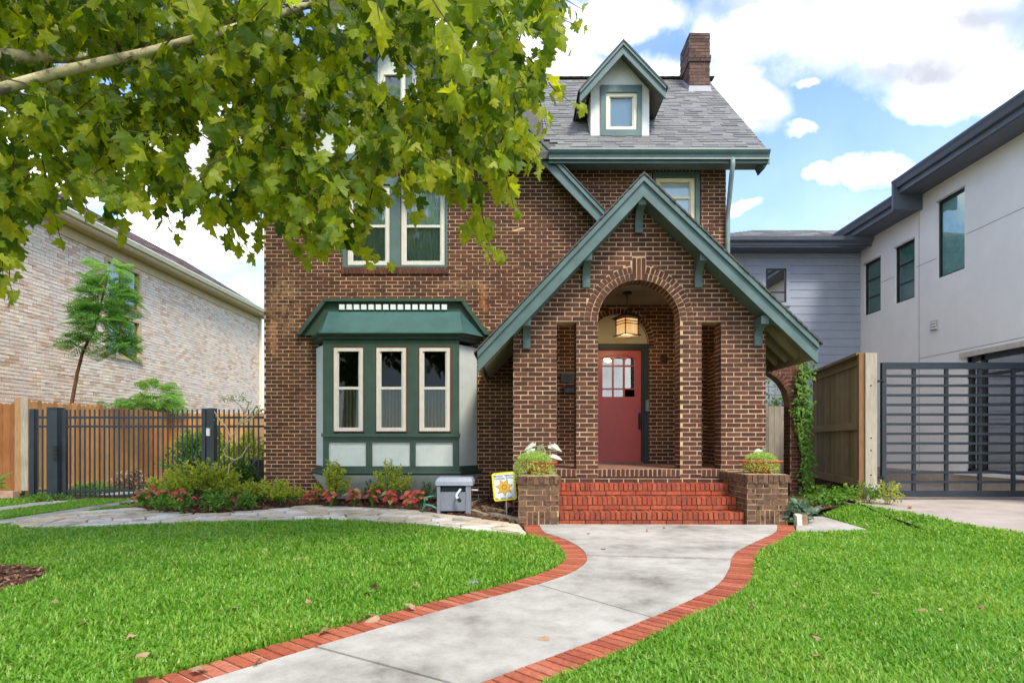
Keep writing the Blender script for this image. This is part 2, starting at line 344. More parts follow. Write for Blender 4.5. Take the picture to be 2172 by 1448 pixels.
SEDUM = leafmat('lime_sedum_leaf', [(.36,.50,.14), (.44,.56,.18), (.32,.44,.12), (.5,.56,.22)], .4, .5)
CALAW = leafmat('white_caladium_leaf', [(.62,.7,.6), (.72,.78,.7)], .35, .5, (1.1,1.1,.9))
CALAR = leafmat('red_caladium_leaf', [(.58,.05,.06), (.70,.11,.10), (.62,.08,.08), (.40,.42,.14)], .35, .5, (1.3,1.0,.9))
PINK = leafmat('coral_flower_petal', [(.75,.09,.10), (.72,.13,.13), (.8,.18,.16)], .3, .6, (1.1,1,1))
DRYL = leafmat('dry_brown_leaf', [(.22,.10,.05), (.36,.22,.12), (.5,.34,.2), (.16,.08,.045)], .2, .7, (1.1,1,.9))
BARKM = None
def mk_bark():
    m = MT('peeling_sycamore_bark'); a = m.noise(7, 5, .6); b = m.noise(30, 4, .6)
    col = m.ramp(a, [(.40, lin(130,122,102)), (.47, lin(206,190,150)), (.62, lin(228,214,178))])
    col = m.mix(.5, col, m.ramp(b, [(.3, (.75,.73,.7)), (.7, (1.1,1.1,1.1))]), 'MULTIPLY'); return m.pbr(col, .85, b, .5, .008, .2)
BARKM = mk_bark(); TWIG = plain('twig_bark', lin(96,84,56), .85, .25, 20, .3, 80, .2); BROWNBARK = plain('reddish_brown_bark', lin(110,78,56), .85, .25, 20, .4, 80, .2)
MULCH = plain('bark_mulch', lin(92,66,50), .95, .45, 22, .8, 45, .15)
MULCHC = brickmat('mulch_chip', [lin(112,76,56), lin(84,58,44), lin(136,98,74), lin(72,50,40), lin(158,124,96)], .95)
SOIL = plain('dark_soil_turf', (.035,.085,.014), .95, .4, 14, .6, 70, .1)
TERRA = plain('terracotta', lin(196,104,62), .7, .15, 8, .15, 60, .3)
# ------------------------------------------------------------------ bricks
UB = MB().box(-.5,.5,-.5,.5,-.5,.5)
_ub = bpy.data.meshes.new('brick'); _ub.from_pydata(UB.v, [], UB.f)
def ubm(m):
    k = 'brick_'+m.name
    if k not in bpy.data.meshes: c = _ub.copy(); c.name = k; c.materials.append(m)
    return bpy.data.meshes[k]
class Bricks:
    """a pile of brick boxes: (centre, U, V, N) with full-length edge vectors"""
    def __init__(s): s.b = []
    def put(s, c, U, V, N, jit=.0015):
        c = Vector(c); U, V, N = Vector(U), Vector(V), Vector(N)
        n = N.normalized(); a = random.gauss(0, .004)
        c = c+n*random.uniform(-jit, jit)*1.6+V*random.uniform(-.02, .02)+U.normalized()*random.uniform(-jit, jit)
        U = U*random.uniform(.985, 1.0)+V.normalized()*U.length*a*.6; V = V*random.uniform(.95, 1.03)
        s.b.append((c, U, V, N))
    def rows(s, O, U, N, z0, z1, iv, L=.2032, C=.0677, J=.0105, dep=.05, proud=.0035, phase=0.0, mortar=None, jit=.0015):
        """running bond over rows z0..z1; iv(zmid) -> intervals of u"""
        O, U, N = Vector(O), Vector(U), Vector(N); n = int(round((z1-z0)/C)); C = (z1-z0)/max(n, 1)
        for r in range(n):
            zb = z0+r*C; zm = zb+C/2; off = phase+(r % 2)*L/2
            for a, b in iv(zm):
                if mortar is not None:
                    mortar.add([O+U*a+Vector((0,0,zb)), O+U*b+Vector((0,0,zb)), O+U*b+Vector((0,0,zb+C)), O+U*a+Vector((0,0,zb+C))], [(0,1,2,3)])
                k = math.floor((a-off)/L)
                while off+k*L < b:
                    u0 = max(off+k*L+J/2, a+.001); u1 = min(off+(k+1)*L-J/2, b-.001); k += 1
                    if u1-u0 < .025: continue
                    s.put(O+U*((u0+u1)/2)+Vector((0,0,zm))+N*(proud-dep/2), U*(u1-u0), Vector((0,0,C-J)), N*dep, jit)
        return s
    def soldiers(s, O, U, N, u0, u1, z0, z1, pitch=.0677, J=.0105, dep=.05, proud=.006, jit=.0015):
        O, U, N = Vector(O), Vector(U), Vector(N); n = max(1, int(round((u1-u0)/pitch))); w = (u1-u0)/n
        for k in range(n):
            s.put(O+U*(u0+(k+.5)*w)+Vector((0,0,(z0+z1)/2))+N*(proud-dep/2), U*(w-J), Vector((0,0,z1-z0-J*.6)), N*dep, jit)
        return s
    def arch(s, O, U, N, cu, cz, r0, r1, a0, a1, pitch=.0677, J=.011, dep=.05, proud=.006, skip=None):
        O, U, N = Vector(O), Vector(U), Vector(N); Z = Vector((0,0,1)); rm = (r0+r1)/2; n = max(1, int(round((a1-a0)*rm/pitch))); w = (a1-a0)/n
        for k in range(n):
            g = a0+(k+.5)*w
            if skip and abs(g-math.pi/2) < skip: continue
            rad = U*math.cos(g)+Z*math.sin(g); tan = -U*math.sin(g)+Z*math.cos(g)
            s.put(O+U*cu+Z*cz+rad*rm+N*(proud-dep/2), tan*(rm*w-J), rad*(r1-r0-J*.7), N*dep)
        return s
    def joined(s, name, m, parent, items=None, kind='stuff', smooth=False):
        it = s.b if items is None else items
        if not it: return None
        A = np.array([[list(c), list(U), list(V), list(N)] for c, U, V, N in it], np.float32)
        sg = np.array([(-1,-1,-1),(1,-1,-1),(1,1,-1),(-1,1,-1),(-1,-1,1),(1,-1,1),(1,1,1),(-1,1,1)], np.float32)*.5
        V = A[:,0,None,:]+sg[None,:,0,None]*A[:,1,None,:]+sg[None,:,1,None]*A[:,2,None,:]+sg[None,:,2,None]*A[:,3,None,:]
        V += rng.normal(0, .0007, V.shape)
        fq = np.array([(0,3,2,1),(4,5,6,7),(0,1,5,4),(1,2,6,5),(2,3,7,6),(3,0,4,7)]); Fc = (np.arange(len(it))[:,None,None]*8+fq[None]).reshape(-1,4)
        return npmesh(name, V.reshape(-1,3), Fc, m, parent, kind, smooth)
    def single(s, name, m, parent, items=None, smooth=False):
        me = ubm(m); me.polygons.foreach_set('use_smooth', [smooth]*len(me.polygons)); mi = MI(parent)
        for c, U, V, N in (s.b if items is None else items):
            o = bpy.data.objects.new(name, me); COL.objects.link(o); o.parent = parent; o.matrix_parent_inverse = mi
            M = Matrix.Identity(4); M.col[0][:3] = U; M.col[1][:3] = V; M.col[2][:3] = N; M.col[3][:3] = c
            l, r, sc_ = M.decompose(); o.location = l; o.rotation_mode = 'QUATERNION'; o.rotation_quaternion = r; o.scale = sc_
def sub(iv, a, b):
    out = []
    for u, v in iv:
        if b <= u or a >= v: out.append((u, v)); continue
        if a > u: out.append((u, a))
        if b < v: out.append((b, v))
    return out
X3, Y3, Z3 = Vector((1,0,0)), Vector((0,1,0)), Vector((0,0,1))

# ------------------------------------------------------------------ the brick house
WY = 10.83                       # plane of the front wall
XL, XR = XP(560, WY), 3.665
house = thing('brick_house', 'two storey dark brown brick house with teal gables, arched porch and red front door', 'house', (0, WY, 0))
B = Bricks(); mort = MB()
sW = F/WY
PWx0, PWx1, PWz0, PWz1 = XP(727, WY), XP(949, WY), ZP(567, WY), ZP(376, WY)
RWx0, RWx1, RWz0, RWz1 = XP(1385, WY), XP(1484, WY), 4.2, ZP(365, WY)
DCX, DR = XP(1312, WY), .63
Dx0, Dx1, Dz1 = XP(1250, WY), XP(1376, WY), ZP(729, WY)
DS = Dz1
def iv_main(z):
    v = [(XL, XR)]
    if .2 < z < 2.95: v = sub(v, -3.52, -.86)
    if PWz0-.125 < z < PWz1+.215: v = sub(v, PWx0, PWx1)
    if RWz0 < z < RWz1+.165: v = sub(v, RWx0-.02, RWx1+.02)
    if .70 < z < DS: v = sub(v, Dx0, Dx1)
    if DS <= z < DS+DR:
        h = math.sqrt(max(0, DR*DR-(z-DS)**2)); v = sub(v, DCX-h, DCX+h)
    return v
B.rows((0, WY, 0), X3, -Y3, 0.02, 6.02, iv_main, mortar=mort)
B.soldiers((0, WY, 0), X3, -Y3, PWx0, PWx1, PWz1, PWz1+.21)
B.soldiers((0, WY, 0), X3, -Y3, PWx0-.03, PWx1+.03, PWz0-.125, PWz0-.005, proud=.03, dep=.09)
B.soldiers((0, WY, 0), X3, -Y3, RWx0-.02, RWx1+.02, RWz1, RWz1+.16)
B.arch((0, WY, 0), X3, -Y3, DCX, DS, .525, DR, 0, math.pi)
mort.add([(PWx0-.03, WY-.002, PWz0-.125), (PWx1+.03, WY-.002, PWz0-.125), (PWx1+.03, WY-.002, PWz0), (PWx0-.03, WY-.002, PWz0)], [(0,1,2,3)])
for x0, x1, z0, z1 in ((PWx0, PWx1, PWz1, PWz1+.215), (RWx0-.02, RWx1+.02, RWz1, RWz1+.165)):
    mort.add([(x0, WY, z0), (x1, WY, z0), (x1, WY, z1), (x0, WY, z1)], [(0,1,2,3)])
# door arch mortar ring + tympanum
ring = MB(); tym = []
for k in range(24):
    g0, g1 = math.pi*k/24, math.pi*(k+1)/24
    c = lambda g, r: (DCX+r*math.cos(g), WY+.001, DS+r*math.sin(g))
    mort.add([c(g0,.52), c(g0,DR+.03), c(g1,DR+.03), c(g1,.52)], [(0,1,2,3)])
MB().prism([(DCX+.53*math.cos(g), WY+.09, DS+.0+.53*math.sin(g)) for g in np.linspace(0, math.pi, 25)], (0, .06, 0)).build('tympanum', plain('cream_render', lin(206,196,162), .85, .06, 4, .3, 60, .2), house)
# shell behind the front wall: sides, back, inner face
mort.box(XL, XL+.25, WY+.02, 16.4, 0, 6.02).box(XR-.25, XR, WY+.02, 16.4, 0, 6.02).box(XL, XR, 16.4, 16.6, 0, 6.02)
mort.prism([(XR-.25, WY+.02, 6.02), (XR-.25, 16.6, 6.02), (XR-.25, 13.7, 8.95)], (.25, 0, 0))
wallo = mort.build('wall', MORTAR, house)
# right side bricks of the corner are seen from a step to the right
B.rows((XR, WY, 0), Y3, X3, .02, 6.02, lambda z: [(.05, 5.5)])
inn = MB()
for z0, z1, cuts in ((0, .7, []), (.7, 2.95, [(-3.52, -.86), (Dx0, Dx1)]), (2.95, 4.1, []), (4.1, 5.9, [(PWx0, PWx1), (RWx0, RWx1)]), (5.9, 6.02, [])):
    iv = [(XL+.25, XR-.25)]
    for a, b in cuts: iv = sub(iv, a, b)
    for a, b in iv: inn.box(a, b, WY+.16, WY+.22, z0, z1)
inn.box(XL+.25, XR-.25, WY+.22, 16.4, -.02, .02).box(XL+.25, XR-.25, WY+.22, 16.4, 3.2, 3.3).box(XL+.25, XR-.25, WY+.22, 16.4, 6.0, 6.02).box(XL+.25, XR-.25, 13.0, 13.1, .02, 6.0)
inn.build('inner_wall', INTER, house)

# ---- porch
PY = 8.97; PX0, PX1 = XP(1089, PY), XP(1624, PY); PT = .30
AX, AR, AS = 1.762, .603, 2.8554
SL = (.555, .845); SR = (2.676, 2.966)
RA = (1.757, 4.86); KL, KR = 1.0626, .958; RY = 8.62      # porch rake apex and slopes
def ptop(z): return RA[0]-(4.74-z)/KL, RA[0]+(4.74-z)/KR
def iv_porch(z):
    a, b = ptop(z); v = [(max(PX0, a), min(PX1, b))]
    if v[0][1]-v[0][0] < .03: return []
    if .69 < z < AS:
        v = sub(v, AX-AR, AX+AR); v = sub(v, *SL); v = sub(v, *SR)
    if AS <= z < AS+.803:
        h = math.sqrt(max(0, .803**2-(z-AS)**2)); v = sub(v, AX-h, AX+h)
    if .585 < z <= .69:
        v = sub(v, AX-AR, AX+AR); v = sub(v, SL[0], SL[1]); v = sub(v, *SR)
    if AS < z < AS+.93: v = sub(v, AX-.10, AX+.10) if z > AS+.803 else v
    return v
PB = Bricks(); pm = MB()
PB.rows((0, PY, 0), X3, -Y3, .012, 4.751, iv_porch, L=.2150, C=.0677, J=.0140, mortar=pm, phase=PX0, proud=.005)
for a, b in ((AX-AR, AX+AR), SL, SR):
    PB.soldiers((0, PY, 0), X3, -Y3, a, b, .585, .69, J=.0135)
    pm.add([(a, PY, .585), (b, PY, .585), (b, PY, .69), (a, PY, .69)], [(0,1,2,3)])
for r0, r1 in ((AR, AR+.1), (AR+.1, AR+.2)):
    PB.arch((0, PY, 0), X3, -Y3, AX, AS, r0, r1, 0, math.pi, J=.0145, skip=.115)
PB.soldiers((0, PY, 0), X3, -Y3, AX-.10, AX+.10, AS+AR, AS+AR+.325, J=.0145)
for k in range(32):
    g0, g1 = math.pi*k/32, math.pi*(k+1)/32
    c = lambda g, r, y=PY+.0012: (AX+r*math.cos(g), y, AS+r*math.sin(g))
    pm.add([c(g0,AR), c(g0,AR+.215), c(g1,AR+.215), c(g1,AR)], [(0,1,2,3)])
    pm.add([c(g0,AR), c(g1,AR), c(g1,AR,PY+PT), c(g0,AR,PY+PT)], [(0,1,2,3)])
pm.add([(AX-.12, PY+.002, AS+AR), (AX+.12, PY+.002, AS+AR), (AX+.12, PY+.002, AS+AR+.40), (AX-.12, PY+.002, AS+AR+.40)], [(0,1,2,3)])
# back face and reveals of the porch wall
back = Bricks(); back.rows((0, PY+PT, 0), X3, Y3, .042, 4.1, iv_porch, mortar=pm, L=.2150, J=.0155, phase=PX0); PBb = back.b
RV = Bricks()
def reveal(x, nx, z0, z1):
    pm.add([(x, PY, z0), (x, PY+PT, z0), (x, PY+PT, z1), (x, PY, z1)], [(0,1,2,3)])
    RV.rows((x, PY, 0), Y3, X3*nx, z0, z1, lambda z: [(.004, PT-.004)], L=.215, J=.0135, proud=.004)
for x, n, in ((AX-AR, 1), (AX+AR, -1), (SL[0], 1), (SL[1], -1), (SR[0], 1), (SR[1], -1)): reveal(x, n, .69, AS)
for a, b in (SL, SR): pm.box(a, b, PY+.002, PY+PT, AS-.01, AS+.05)
so_ = Bricks()
for k in range(30):     # soffit of the arch
    g = math.pi*(k+.5)/30; rad = X3*math.cos(g)+Z3*math.sin(g); tan = -X3*math.sin(g)+Z3*math.cos(g)
    so_.put(Vector((AX, PY+PT/2, AS))+rad*(AR+.02), tan*(math.pi*AR/30-.012), Y3*(PT-.02), rad*.05)
# side walls, both faces
for x0, x1 in ((PX0, PX0+.28), (PX1-.28, PX1)): pm.box(x0, x1, PY+PT, WY-.01, .0, 2.62)
RV.rows((PX0+.28, PY+PT, 0), Y3, X3, .69, 2.62, lambda z: [(0, WY-PY-PT)], J=.0135)
RV.rows((PX1-.28, PY+PT, 0), Y3, -X3, .69, 2.62, lambda z: [(0, WY-PY-PT)], J=.0135)
RV.rows((PX1, PY, 0), Y3, X3, .042, 2.7, lambda z: [(.05, WY-PY)], J=.0135)
RV.rows((PX0, PY, 0), Y3, -X3, .042, 2.7, lambda z: [(.05, WY-PY)], J=.0135)
pm.build('porch_wall', plain('pale_porch_mortar', lin(202,174,138), .95, .2, 3, .4, 120, .15), house)
MB().prism([(.62, PY+PT, 3.5), (3.0, PY+PT, 3.5), (3.0, PY+PT, 3.54), (.62, PY+PT, 3.54)], (0, WY-.01-PY-PT, 0)).build('porch_ceiling', CEIL, house)
# porch floor, a paved slab falling slightly outwards
MB().prism([(PX0+.28, PY+.05, .0), (PX0+.28, WY+.1, .0), (PX0+.28, WY+.1, .706), (PX0+.28, PY+.05, .69)], (PX1-PX0-.56, 0, 0)).build('porch_floor', plain('brownish_porch_paving', lin(140,104,88), .85, .16, 5, .2, 60, .2), house)
for a, b in ((AX-AR, AX+AR), SL, SR):
    PB.b += Bricks().soldiers((0, PY+.1, .69), X3, Z3, a, b, -.0, .0).b[:0]
# 300 bricks that show largest: the porch piers and arch rings
def area(it):
    c, U, V, N = it
    return U.length*V.length/(c.y*c.y)*(1 if .69 < c.z < 3.75 else .5)
order = sorted(range(len(PB.b)), key=lambda i: -area(PB.b[i])); pick = set(order[:300])
PB.single('brick', BRICK, house, [PB.b[i] for i in sorted(pick)])
rest = Bricks(); rest.b = [PB.b[i] for i in range(len(PB.b)) if i not in pick]+B.b+PBb+RV.b+so_.b

# ---- mouldings helper: a rake (sloping board) with plumb cuts
def rake(m, A, Bp, top, vt, y0, y1):
    """A, Bp = (x, z) on the roof line; board from top below it down to top+vt"""
    (xa, za), (xb, zb) = A, Bp
    m.prism([(xa, y0, za-top), (xb, y0, zb-top), (xb, y0, zb-top-vt), (xa, y0, za-top-vt)], (0, y1-y0, 0))
# porch roof
pl = (XP(1013, RY), ZP(741, RY)); pr = (XP(1735, RY), ZP(722, RY)); ap = RA
roof = MB()
for e in (pl, pr): rake(roof, ap, e, .03, .07, RY+.06, WY-.03)
porch_roof = roof.build('porch_roof', SOFT, house)
sh = MB()
for e, s in ((pl, -1), (pr, 1)):
    e2 = (e[0]+s*.05, e[1]-.05); n = 34
    for k in range(n):
        a = (ap[0]+(e2[0]-ap[0])*k/n, ap[1]+(e2[1]-ap[1])*k/n+.006); b = (ap[0]+(e2[0]-ap[0])*(k+1.02)/n, ap[1]+(e2[1]-ap[1])*(k+1.02)/n+.018)
        rake(sh, a, b, 0.0, .03, RY-.045-random.random()*.012, WY-.03)
sh.build('shingle_edge', SHEDGE, porch_roof)
for e, s in ((pl, -1), (pr, 1)):
    m = MB(); rake(m, ap, e, .035, .285, RY, RY+.05); m.build('rake_board', TRIM, porch_roof)
    m = MB(); rake(m, ap, e, .03, .085, RY-.035, RY); m.build('rake_moulding', TRIM, porch_roof)
    # boards of the eave end and lookouts under the roof
    d = (Vector((e[0], 0, e[1]))-Vector((ap[0], 0, ap[1]))).normalized()
    for y in np.linspace(RY+.5, WY-.2, 5):
        q = Vector((e[0], y, e[1]))-d*.05-Z3*.19; w = PX0-.02 if s < 0 else PX1+.02; t = (abs(e[0]-w))/abs(d.x)
        MB().bar(q, q-d*t, .06, .13, up=(0, 0, 1)).build('lookout', SOFT, porch_roof)
    MB().bar((e[0]-s*.02, RY+.05, e[1]-.16), (e[0]-s*.02, WY-.04, e[1]-.16), .03, .2).build('fascia_board', SOFT, porch_roof)
    xe = PX0+.0 if s < 0 else PX1; kz = KL if s < 0 else KR
    m = MB(); rake(m, ap, (xe, ap[1]-kz*abs(xe-ap[0])), .29, .03, RY+.051, PY-.008); m.build('soffit', TRIM, porch_roof)
# knee brackets
def bracket(px, ytop_front, ybot):
    zt = ZP(ytop_front, RY+.08); zb = ZP(ybot, PY); w = .055
    x = XP(px, PY)
    pr_ = [(PY-.01, zb), (PY-.05, zb), (PY-.058, zb+.07), (PY-.05, zb+.075), (PY-.045, zb+.12)]
    n = 7
    for k in range(n+1):
        g = math.pi/2*k/n; pr_.append((PY-.045-(.23)*(1-math.cos(g)), zb+.13+(zt-zb-.27)*math.sin(g)))
    pr_ += [(RY+.06, zt-.13), (RY+.052, zt-.09), (RY+.052, zt-.02), (PY-.01, zt-.02)]
    m = MB().prism([(x-w, y, z) for y, z in pr_], (2*w, 0, 0))
    return m.build('knee_bracket', TRIM, house)
for px, a, b in ((1354, 415, 496), (1243, 533, 611), (1117, 671, 739), (1480, 533, 611), (1606, 667, 734)): bracket(px, a, b)

# ---- main cross gable
GY = 10.45
ga = (XP(850, GY), ZP(-11, GY)); gr = (XP(1302, GY), ZP(468, GY)); gl = (2*ga[0]-XP(1182, GY), ZP(339, GY))
gup = (XP(1172, GY), ZP(329, GY))
groof = MB()
rake(groof, ga, gl, .02, .10, GY+.05, 13.9); rake(groof, ga, gup, .02, .10, GY+.05, 13.9); rake(groof, gup, gr, .02, .10, GY+.05, WY-.01)
gr_o = groof.build('gable_roof', plain('grey_green_soffit', lin(86,96,90), .8, .1), house)
sh = MB()
for e, y1 in ((gl, 13.9), (gup, 13.9)): rake(sh, (ga[0], ga[1]+.012), (e[0], e[1]+.012), 0, .03, GY-.05, y1)
rake(sh, (gup[0], gup[1]+.012), (gr[0], gr[1]+.012), 0, .03, GY-.05, WY-.01)
sh.build('shingle_edge', SHEDGE, gr_o)
for e in (gl, gr):
    m = MB(); rake(m, ga, e, .03, .28, GY, GY+.048); m.build('rake_board', TRIM, gr_o)
    m = MB(); rake(m, ga, e, .025, .08, GY-.035, GY-.001); m.build('rake_moulding', TRIM, gr_o)
# half timbered gable with attic window
gz = 6.02; kk = (ga[1]-gr[1])/(gr[0]-ga[0]); gh = (ga[1]-.14-gz)/kk
AWx0, AWx1, AWz0, AWz1 = XP(806, WY), XP(862, WY), ZP(250, WY), ZP(152, WY)
m = MB()
apx, apz = ga[0], ga[1]-.14
m.prism([(apx-gh, WY-.02, gz), (AWx0, WY-.02, gz), (AWx0, WY-.02, apz-kk*(apx-AWx0))], (0, .12, 0))
m.prism([(AWx1, WY-.02, gz), (apx+gh, WY-.02, gz), (AWx1, WY-.02, apz-kk*(AWx1-apx))], (0, .12, 0))
m.prism([(AWx0, WY-.02, AWz1), (AWx1, WY-.02, AWz1), (AWx1, WY-.02, apz-kk*(AWx1-apx)), (apx, WY-.02, apz), (AWx0, WY-.02, apz-kk*(apx-AWx0))], (0, .12, 0))
m.box(AWx0, AWx1, WY-.02, WY+.1, gz, AWz0)
m.build('gable_wall', STUC, house)
hb = lambda *a: MB().box(*a).build('timber', TRIM, house)
hb(apx-gh, apx+gh, WY-.06, WY-.025, gz-.04, gz+.13)
for x in (796, 869): hb(XP(x-6, WY), XP(x+6, WY), WY-.055, WY-.022, gz+.13, apz-kk*abs(XP(x, WY)-apx)-.05)
hb(XP(877, WY), XP(960, WY), WY-.055, WY-.022, ZP(140, WY), ZP(128, WY)); hb(XP(735, WY), XP(788, WY), WY-.055, WY-.022, ZP(178, WY), ZP(166, WY))

# ---- windows
def sash_window(x0, x1, z0, z1, y, rail=None, fw=.065, mat=CREAM, glass=GLASS, red=True, name='window', parent=None, lower=None):
    """cream frame proud of y, meeting rail, panes; returns the part"""
    parent = parent or house
    m = MB(); m.box(x0, x0+fw, y-.035, y+.03, z0, z1).box(x1-fw, x1, y-.035, y+.03, z0, z1).box(x0+fw, x1-fw, y-.035, y+.03, z1-fw, z1).box(x0+fw, x1-fw, y-.035, y+.03, z0, z0+fw*1.1)
    i = .022; m.box(x0+fw, x0+fw+i, y-.012, y+.03, z0+fw*1.1, z1-fw).box(x1-fw-i, x1-fw, y-.012, y+.03, z0+fw*1.1, z1-fw)
    w = m.build(name, mat, parent)
    if rail is not None: MB().box(x0+fw+i, x1-fw-i, y-.02, y+.03, rail-.022, rail+.022).build('meeting_rail', mat, w)
    zs = [(z0+fw*1.1, z1-fw)] if rail is None else [(z0+fw*1.1, rail-.022), (rail+.022, z1-fw)]
    for k, (a, b) in enumerate(zs): MB().box(x0+fw+i-.005, x1-fw-i+.005, y+.006, y+.010, a, b).build('pane', (lower or glass) if k == 0 else glass, w)
    if red:
        r = .014; m = MB(); m.box(x0-r, x0, y-.028, y+.02, z0-r, z1+r).box(x1, x1+r, y-.028, y+.02, z0-r, z1+r).box(x0, x1, y-.028, y+.02, z1, z1+r).box(x0, x1, y-.028, y+.02, z0-r, z0); m.build('caulk_line', REDLN, w)
    return w
def curtain(x0, x1, z0, z1, y, m, pleat=.06, amp=.018, parent=None):
    n = int((x1-x0)/pleat*8); vs = []; fs = []
    for k in range(n+1):
        x = x0+(x1-x0)*k/n; yy = y+amp*math.sin(2*math.pi*(x-x0)/pleat)+amp*.5*math.sin(11*x); vs += [(x, yy, z0), (x, yy+.004, z1)]
        if k: fs.append((2*k-2, 2*k, 2*k+1, 2*k-1))
    return MB().add(vs, fs).build('curtain', m, parent or house, smooth=True)
# pair of upper windows
tb = lambda x0, x1, z0, z1, y0=WY-.012, y1=WY+.13, n='window_trim', mt=TRIM: MB().box(x0, x1, y0, y1, z0, z1).build(n, mt, house)
w1 = (XP(737, WY), XP(826, WY)); w2 = (XP(851, WY), XP(943, WY)); wz = (ZP(561, WY), ZP(393, WY))
tb(PWx0, w1[0]-.014, PWz0, PWz1); tb(w2[1]+.014, PWx1, PWz0, PWz1); tb(w1[1]+.014, w2[0]-.014, PWz0, PWz1)
for a, b in (w1, w2): tb(a-.014, b+.014, wz[1]+.014, PWz1); tb(a-.014, b+.014, PWz0, wz[0]-.014)
CURT = plain('sea_green_curtain', lin(226,242,236), .9, .06, 5, .1, 40, .1); STRIPE = None
for a, b in (w1, w2):
    sash_window(a, b, wz[0], wz[1], WY+.06, rail=ZP(478, WY), lower=SCREENL)
    curtain(a, b, wz[0], wz[1], WY+.11, CURT, .055, .012)
# upper right window
tb(RWx0, RWx0+.05, RWz0, RWz1); tb(RWx1-.075, RWx1, RWz0, RWz1); tb(RWx0+.05, RWx1-.075, RWz1-.09, RWz1); tb(RWx0+.05, RWx1-.075, RWz0, RWz0+.05)
sash_window(RWx0+.05, RWx1-.08, RWz0+.05, RWz1-.10, WY+.06, rail=ZP(417, WY), mat=plain('ivory_paint', lin(238,226,184), .5, .05), red=False)
MB().box(RWx0+.1, RWx1-.1, WY+.085, WY+.09, 4.25, 5.80).build('roller_blind', plain('white_blind', lin(240,243,243), .8, .03), house)
# attic window
sash_window(AWx0+.01, AWx1-.01, AWz0, AWz1-.01, WY, rail=None, red=False); MB().box(AWx0, AWx1, WY+.2, WY+.21, AWz0, AWz1).build('roller_blind', plain('pale_blind', lin(200,222,224), .8, .03), house)

# ---- bay window
BY = 10.38; BC = -2.155
def foot(off, z, hw=1.147, aw=1.42, back=WY-.0):
    y = BY-off
    return [Vector((BC-aw-off, back, z)), Vector((BC-hw-off*.5, y, z)), Vector((BC+hw+off*.5, y, z)), Vector((BC+aw+off, back, z))]
zb = lambda y: ZP(y, BY)
bay = None
def bayring(name, o0, z0, o1, z1, m): return MB().loft(foot(o0, z0), foot(o1, z1)).build(name, m, bay or house)
bay = MB().loft(foot(-.26, .10), foot(.07, zb(1007))).build('bay_window', STUC, house)
bayring('plinth_moulding', .05, zb(1007), .09, zb(1003), BAYG); bayring('plinth_moulding', .09, zb(1003), .085, zb(999.5), BAYG)
bayring('plinth_band', .022, zb(999.5), .022, zb(988), BAYG)
zt = zb(730)
# canted stucco sides
for s in (-1, 1):
    a, b = Vector((BC+s*1.42, WY, 0)), Vector((BC+s*1.147, BY+.03, 0)); n = Vector(((b-a).y*s*-1, (b-a).x*s, 0)).normalized()*.06
    MB().prism([a+Z3*zb(988), b+Z3*zb(988), b+Z3*zt, a+Z3*zt], -n if n.x*s > 0 else n).build('stucco_side', STUC, bay)
# lower panels of stucco
lz = (zb(988), zb(938))
MB().box(BC-1.14, BC+1.14, BY+.012, BY+.05, lz[0], zb(924)).build('panel_backing', BAYG, bay)
for a, b in ((698, 777), (790, 870), (882, 961)): MB().box(XP(a, BY), XP(b, BY), BY-.004, BY+.0115, lz[0], lz[1]).build('stucco_panel', STUC, bay)
bx = lambda a, b, c, d, n='board', y0=BY-.03, y1=BY+.035: MB().box(XP(a, BY) if abs(a) > 20 else a, XP(b, BY) if abs(b) > 20 else b, y0, y1, zb(c), zb(d)).build(n, BAYG, bay)
for a, b in ((686, 698), (777, 790), (870, 882), (961, 974)): bx(a, b, 988, 938.2)
bx(686, 974, 938, 926.5, 'rail_board'); bx(684, 976, 926.2, 918.5, 'sill_board', BY-.07)
for a, b in ((686, 707), (773, 797), (864, 888), (957, 974)): bx(a, b, 918.3, 736)
bx(686, 974, 735.8, 722, 'head_board')
CURB = None
m_ = MT('striped_curtain'); w_ = m_.n('ShaderNodeTexWave'); w_.inputs['Scale'].default_value = 5.2; w_.inputs['Distortion'].default_value = 1.0; m_.l(m_.coord(), w_.inputs['Vector'])
CURB = m_.pbr(m_.ramp(w_.outputs['Fac'], [(.35, lin(120,110,92)), (.6, lin(190,180,156))]), .95)
for a, b in ((708, 772), (798, 863), (889, 956)):
    x0, x1 = XP(a, BY)+.012, XP(b, BY)-.012
    sash_window(x0, x1, zb(914), zb(738.5), BY+.0, rail=zb(823), parent=bay, lower=SCREENL, fw=.055, glass=SCREEN)
    curtain(x0, x1, zb(916), zb(823), BY+.09, CURB, .09, .016, bay)
MB().box(BC-1.1, BC+1.1, WY-.1, WY-.09, zb(914), zb(738)).build('room_tone_panel', plain('dim_room', lin(116,110,100), .95), bay)  # added panel, its grey lifts the dark upper panes
# cornice, roof, frame on the wall
bayring('cornice', .0, zb(722), .05, zb(719), BAYG); bayring('cornice', .05, zb(719), .05, zb(715), BAYG); bayring('cornice', .05, zb(715), .12, zb(711), BAYG); bayring('cornice', .12, zb(711), .13, zb(708), BAYG)
e0 = [Vector((BC-1.50, WY-.0, ZP(706, BY))), Vector((XP(676, 10.24), 10.24, ZP(706, 10.24))), Vector((XP(983, 10.24), 10.24, ZP(706, 10.24))), Vector((BC+1.62, WY-.0, ZP(706, BY)))]
e05 = [e0[0]+Vector((.05, 0, .035)), e0[1]+Vector((.02, .07, .045)), e0[2]+Vector((-.02, .07, .045)), e0[3]+Vector((-.05, 0, .035))]
e1 = [Vector((XP(690, WY), WY, ZP(661, WY-.1))), Vector((XP(697, WY-.1), WY-.1, ZP(661, WY-.1))), Vector((XP(975, WY-.1), WY-.1, ZP(661, WY-.1))), Vector((XP(982, WY), WY, ZP(661, WY-.1)))]
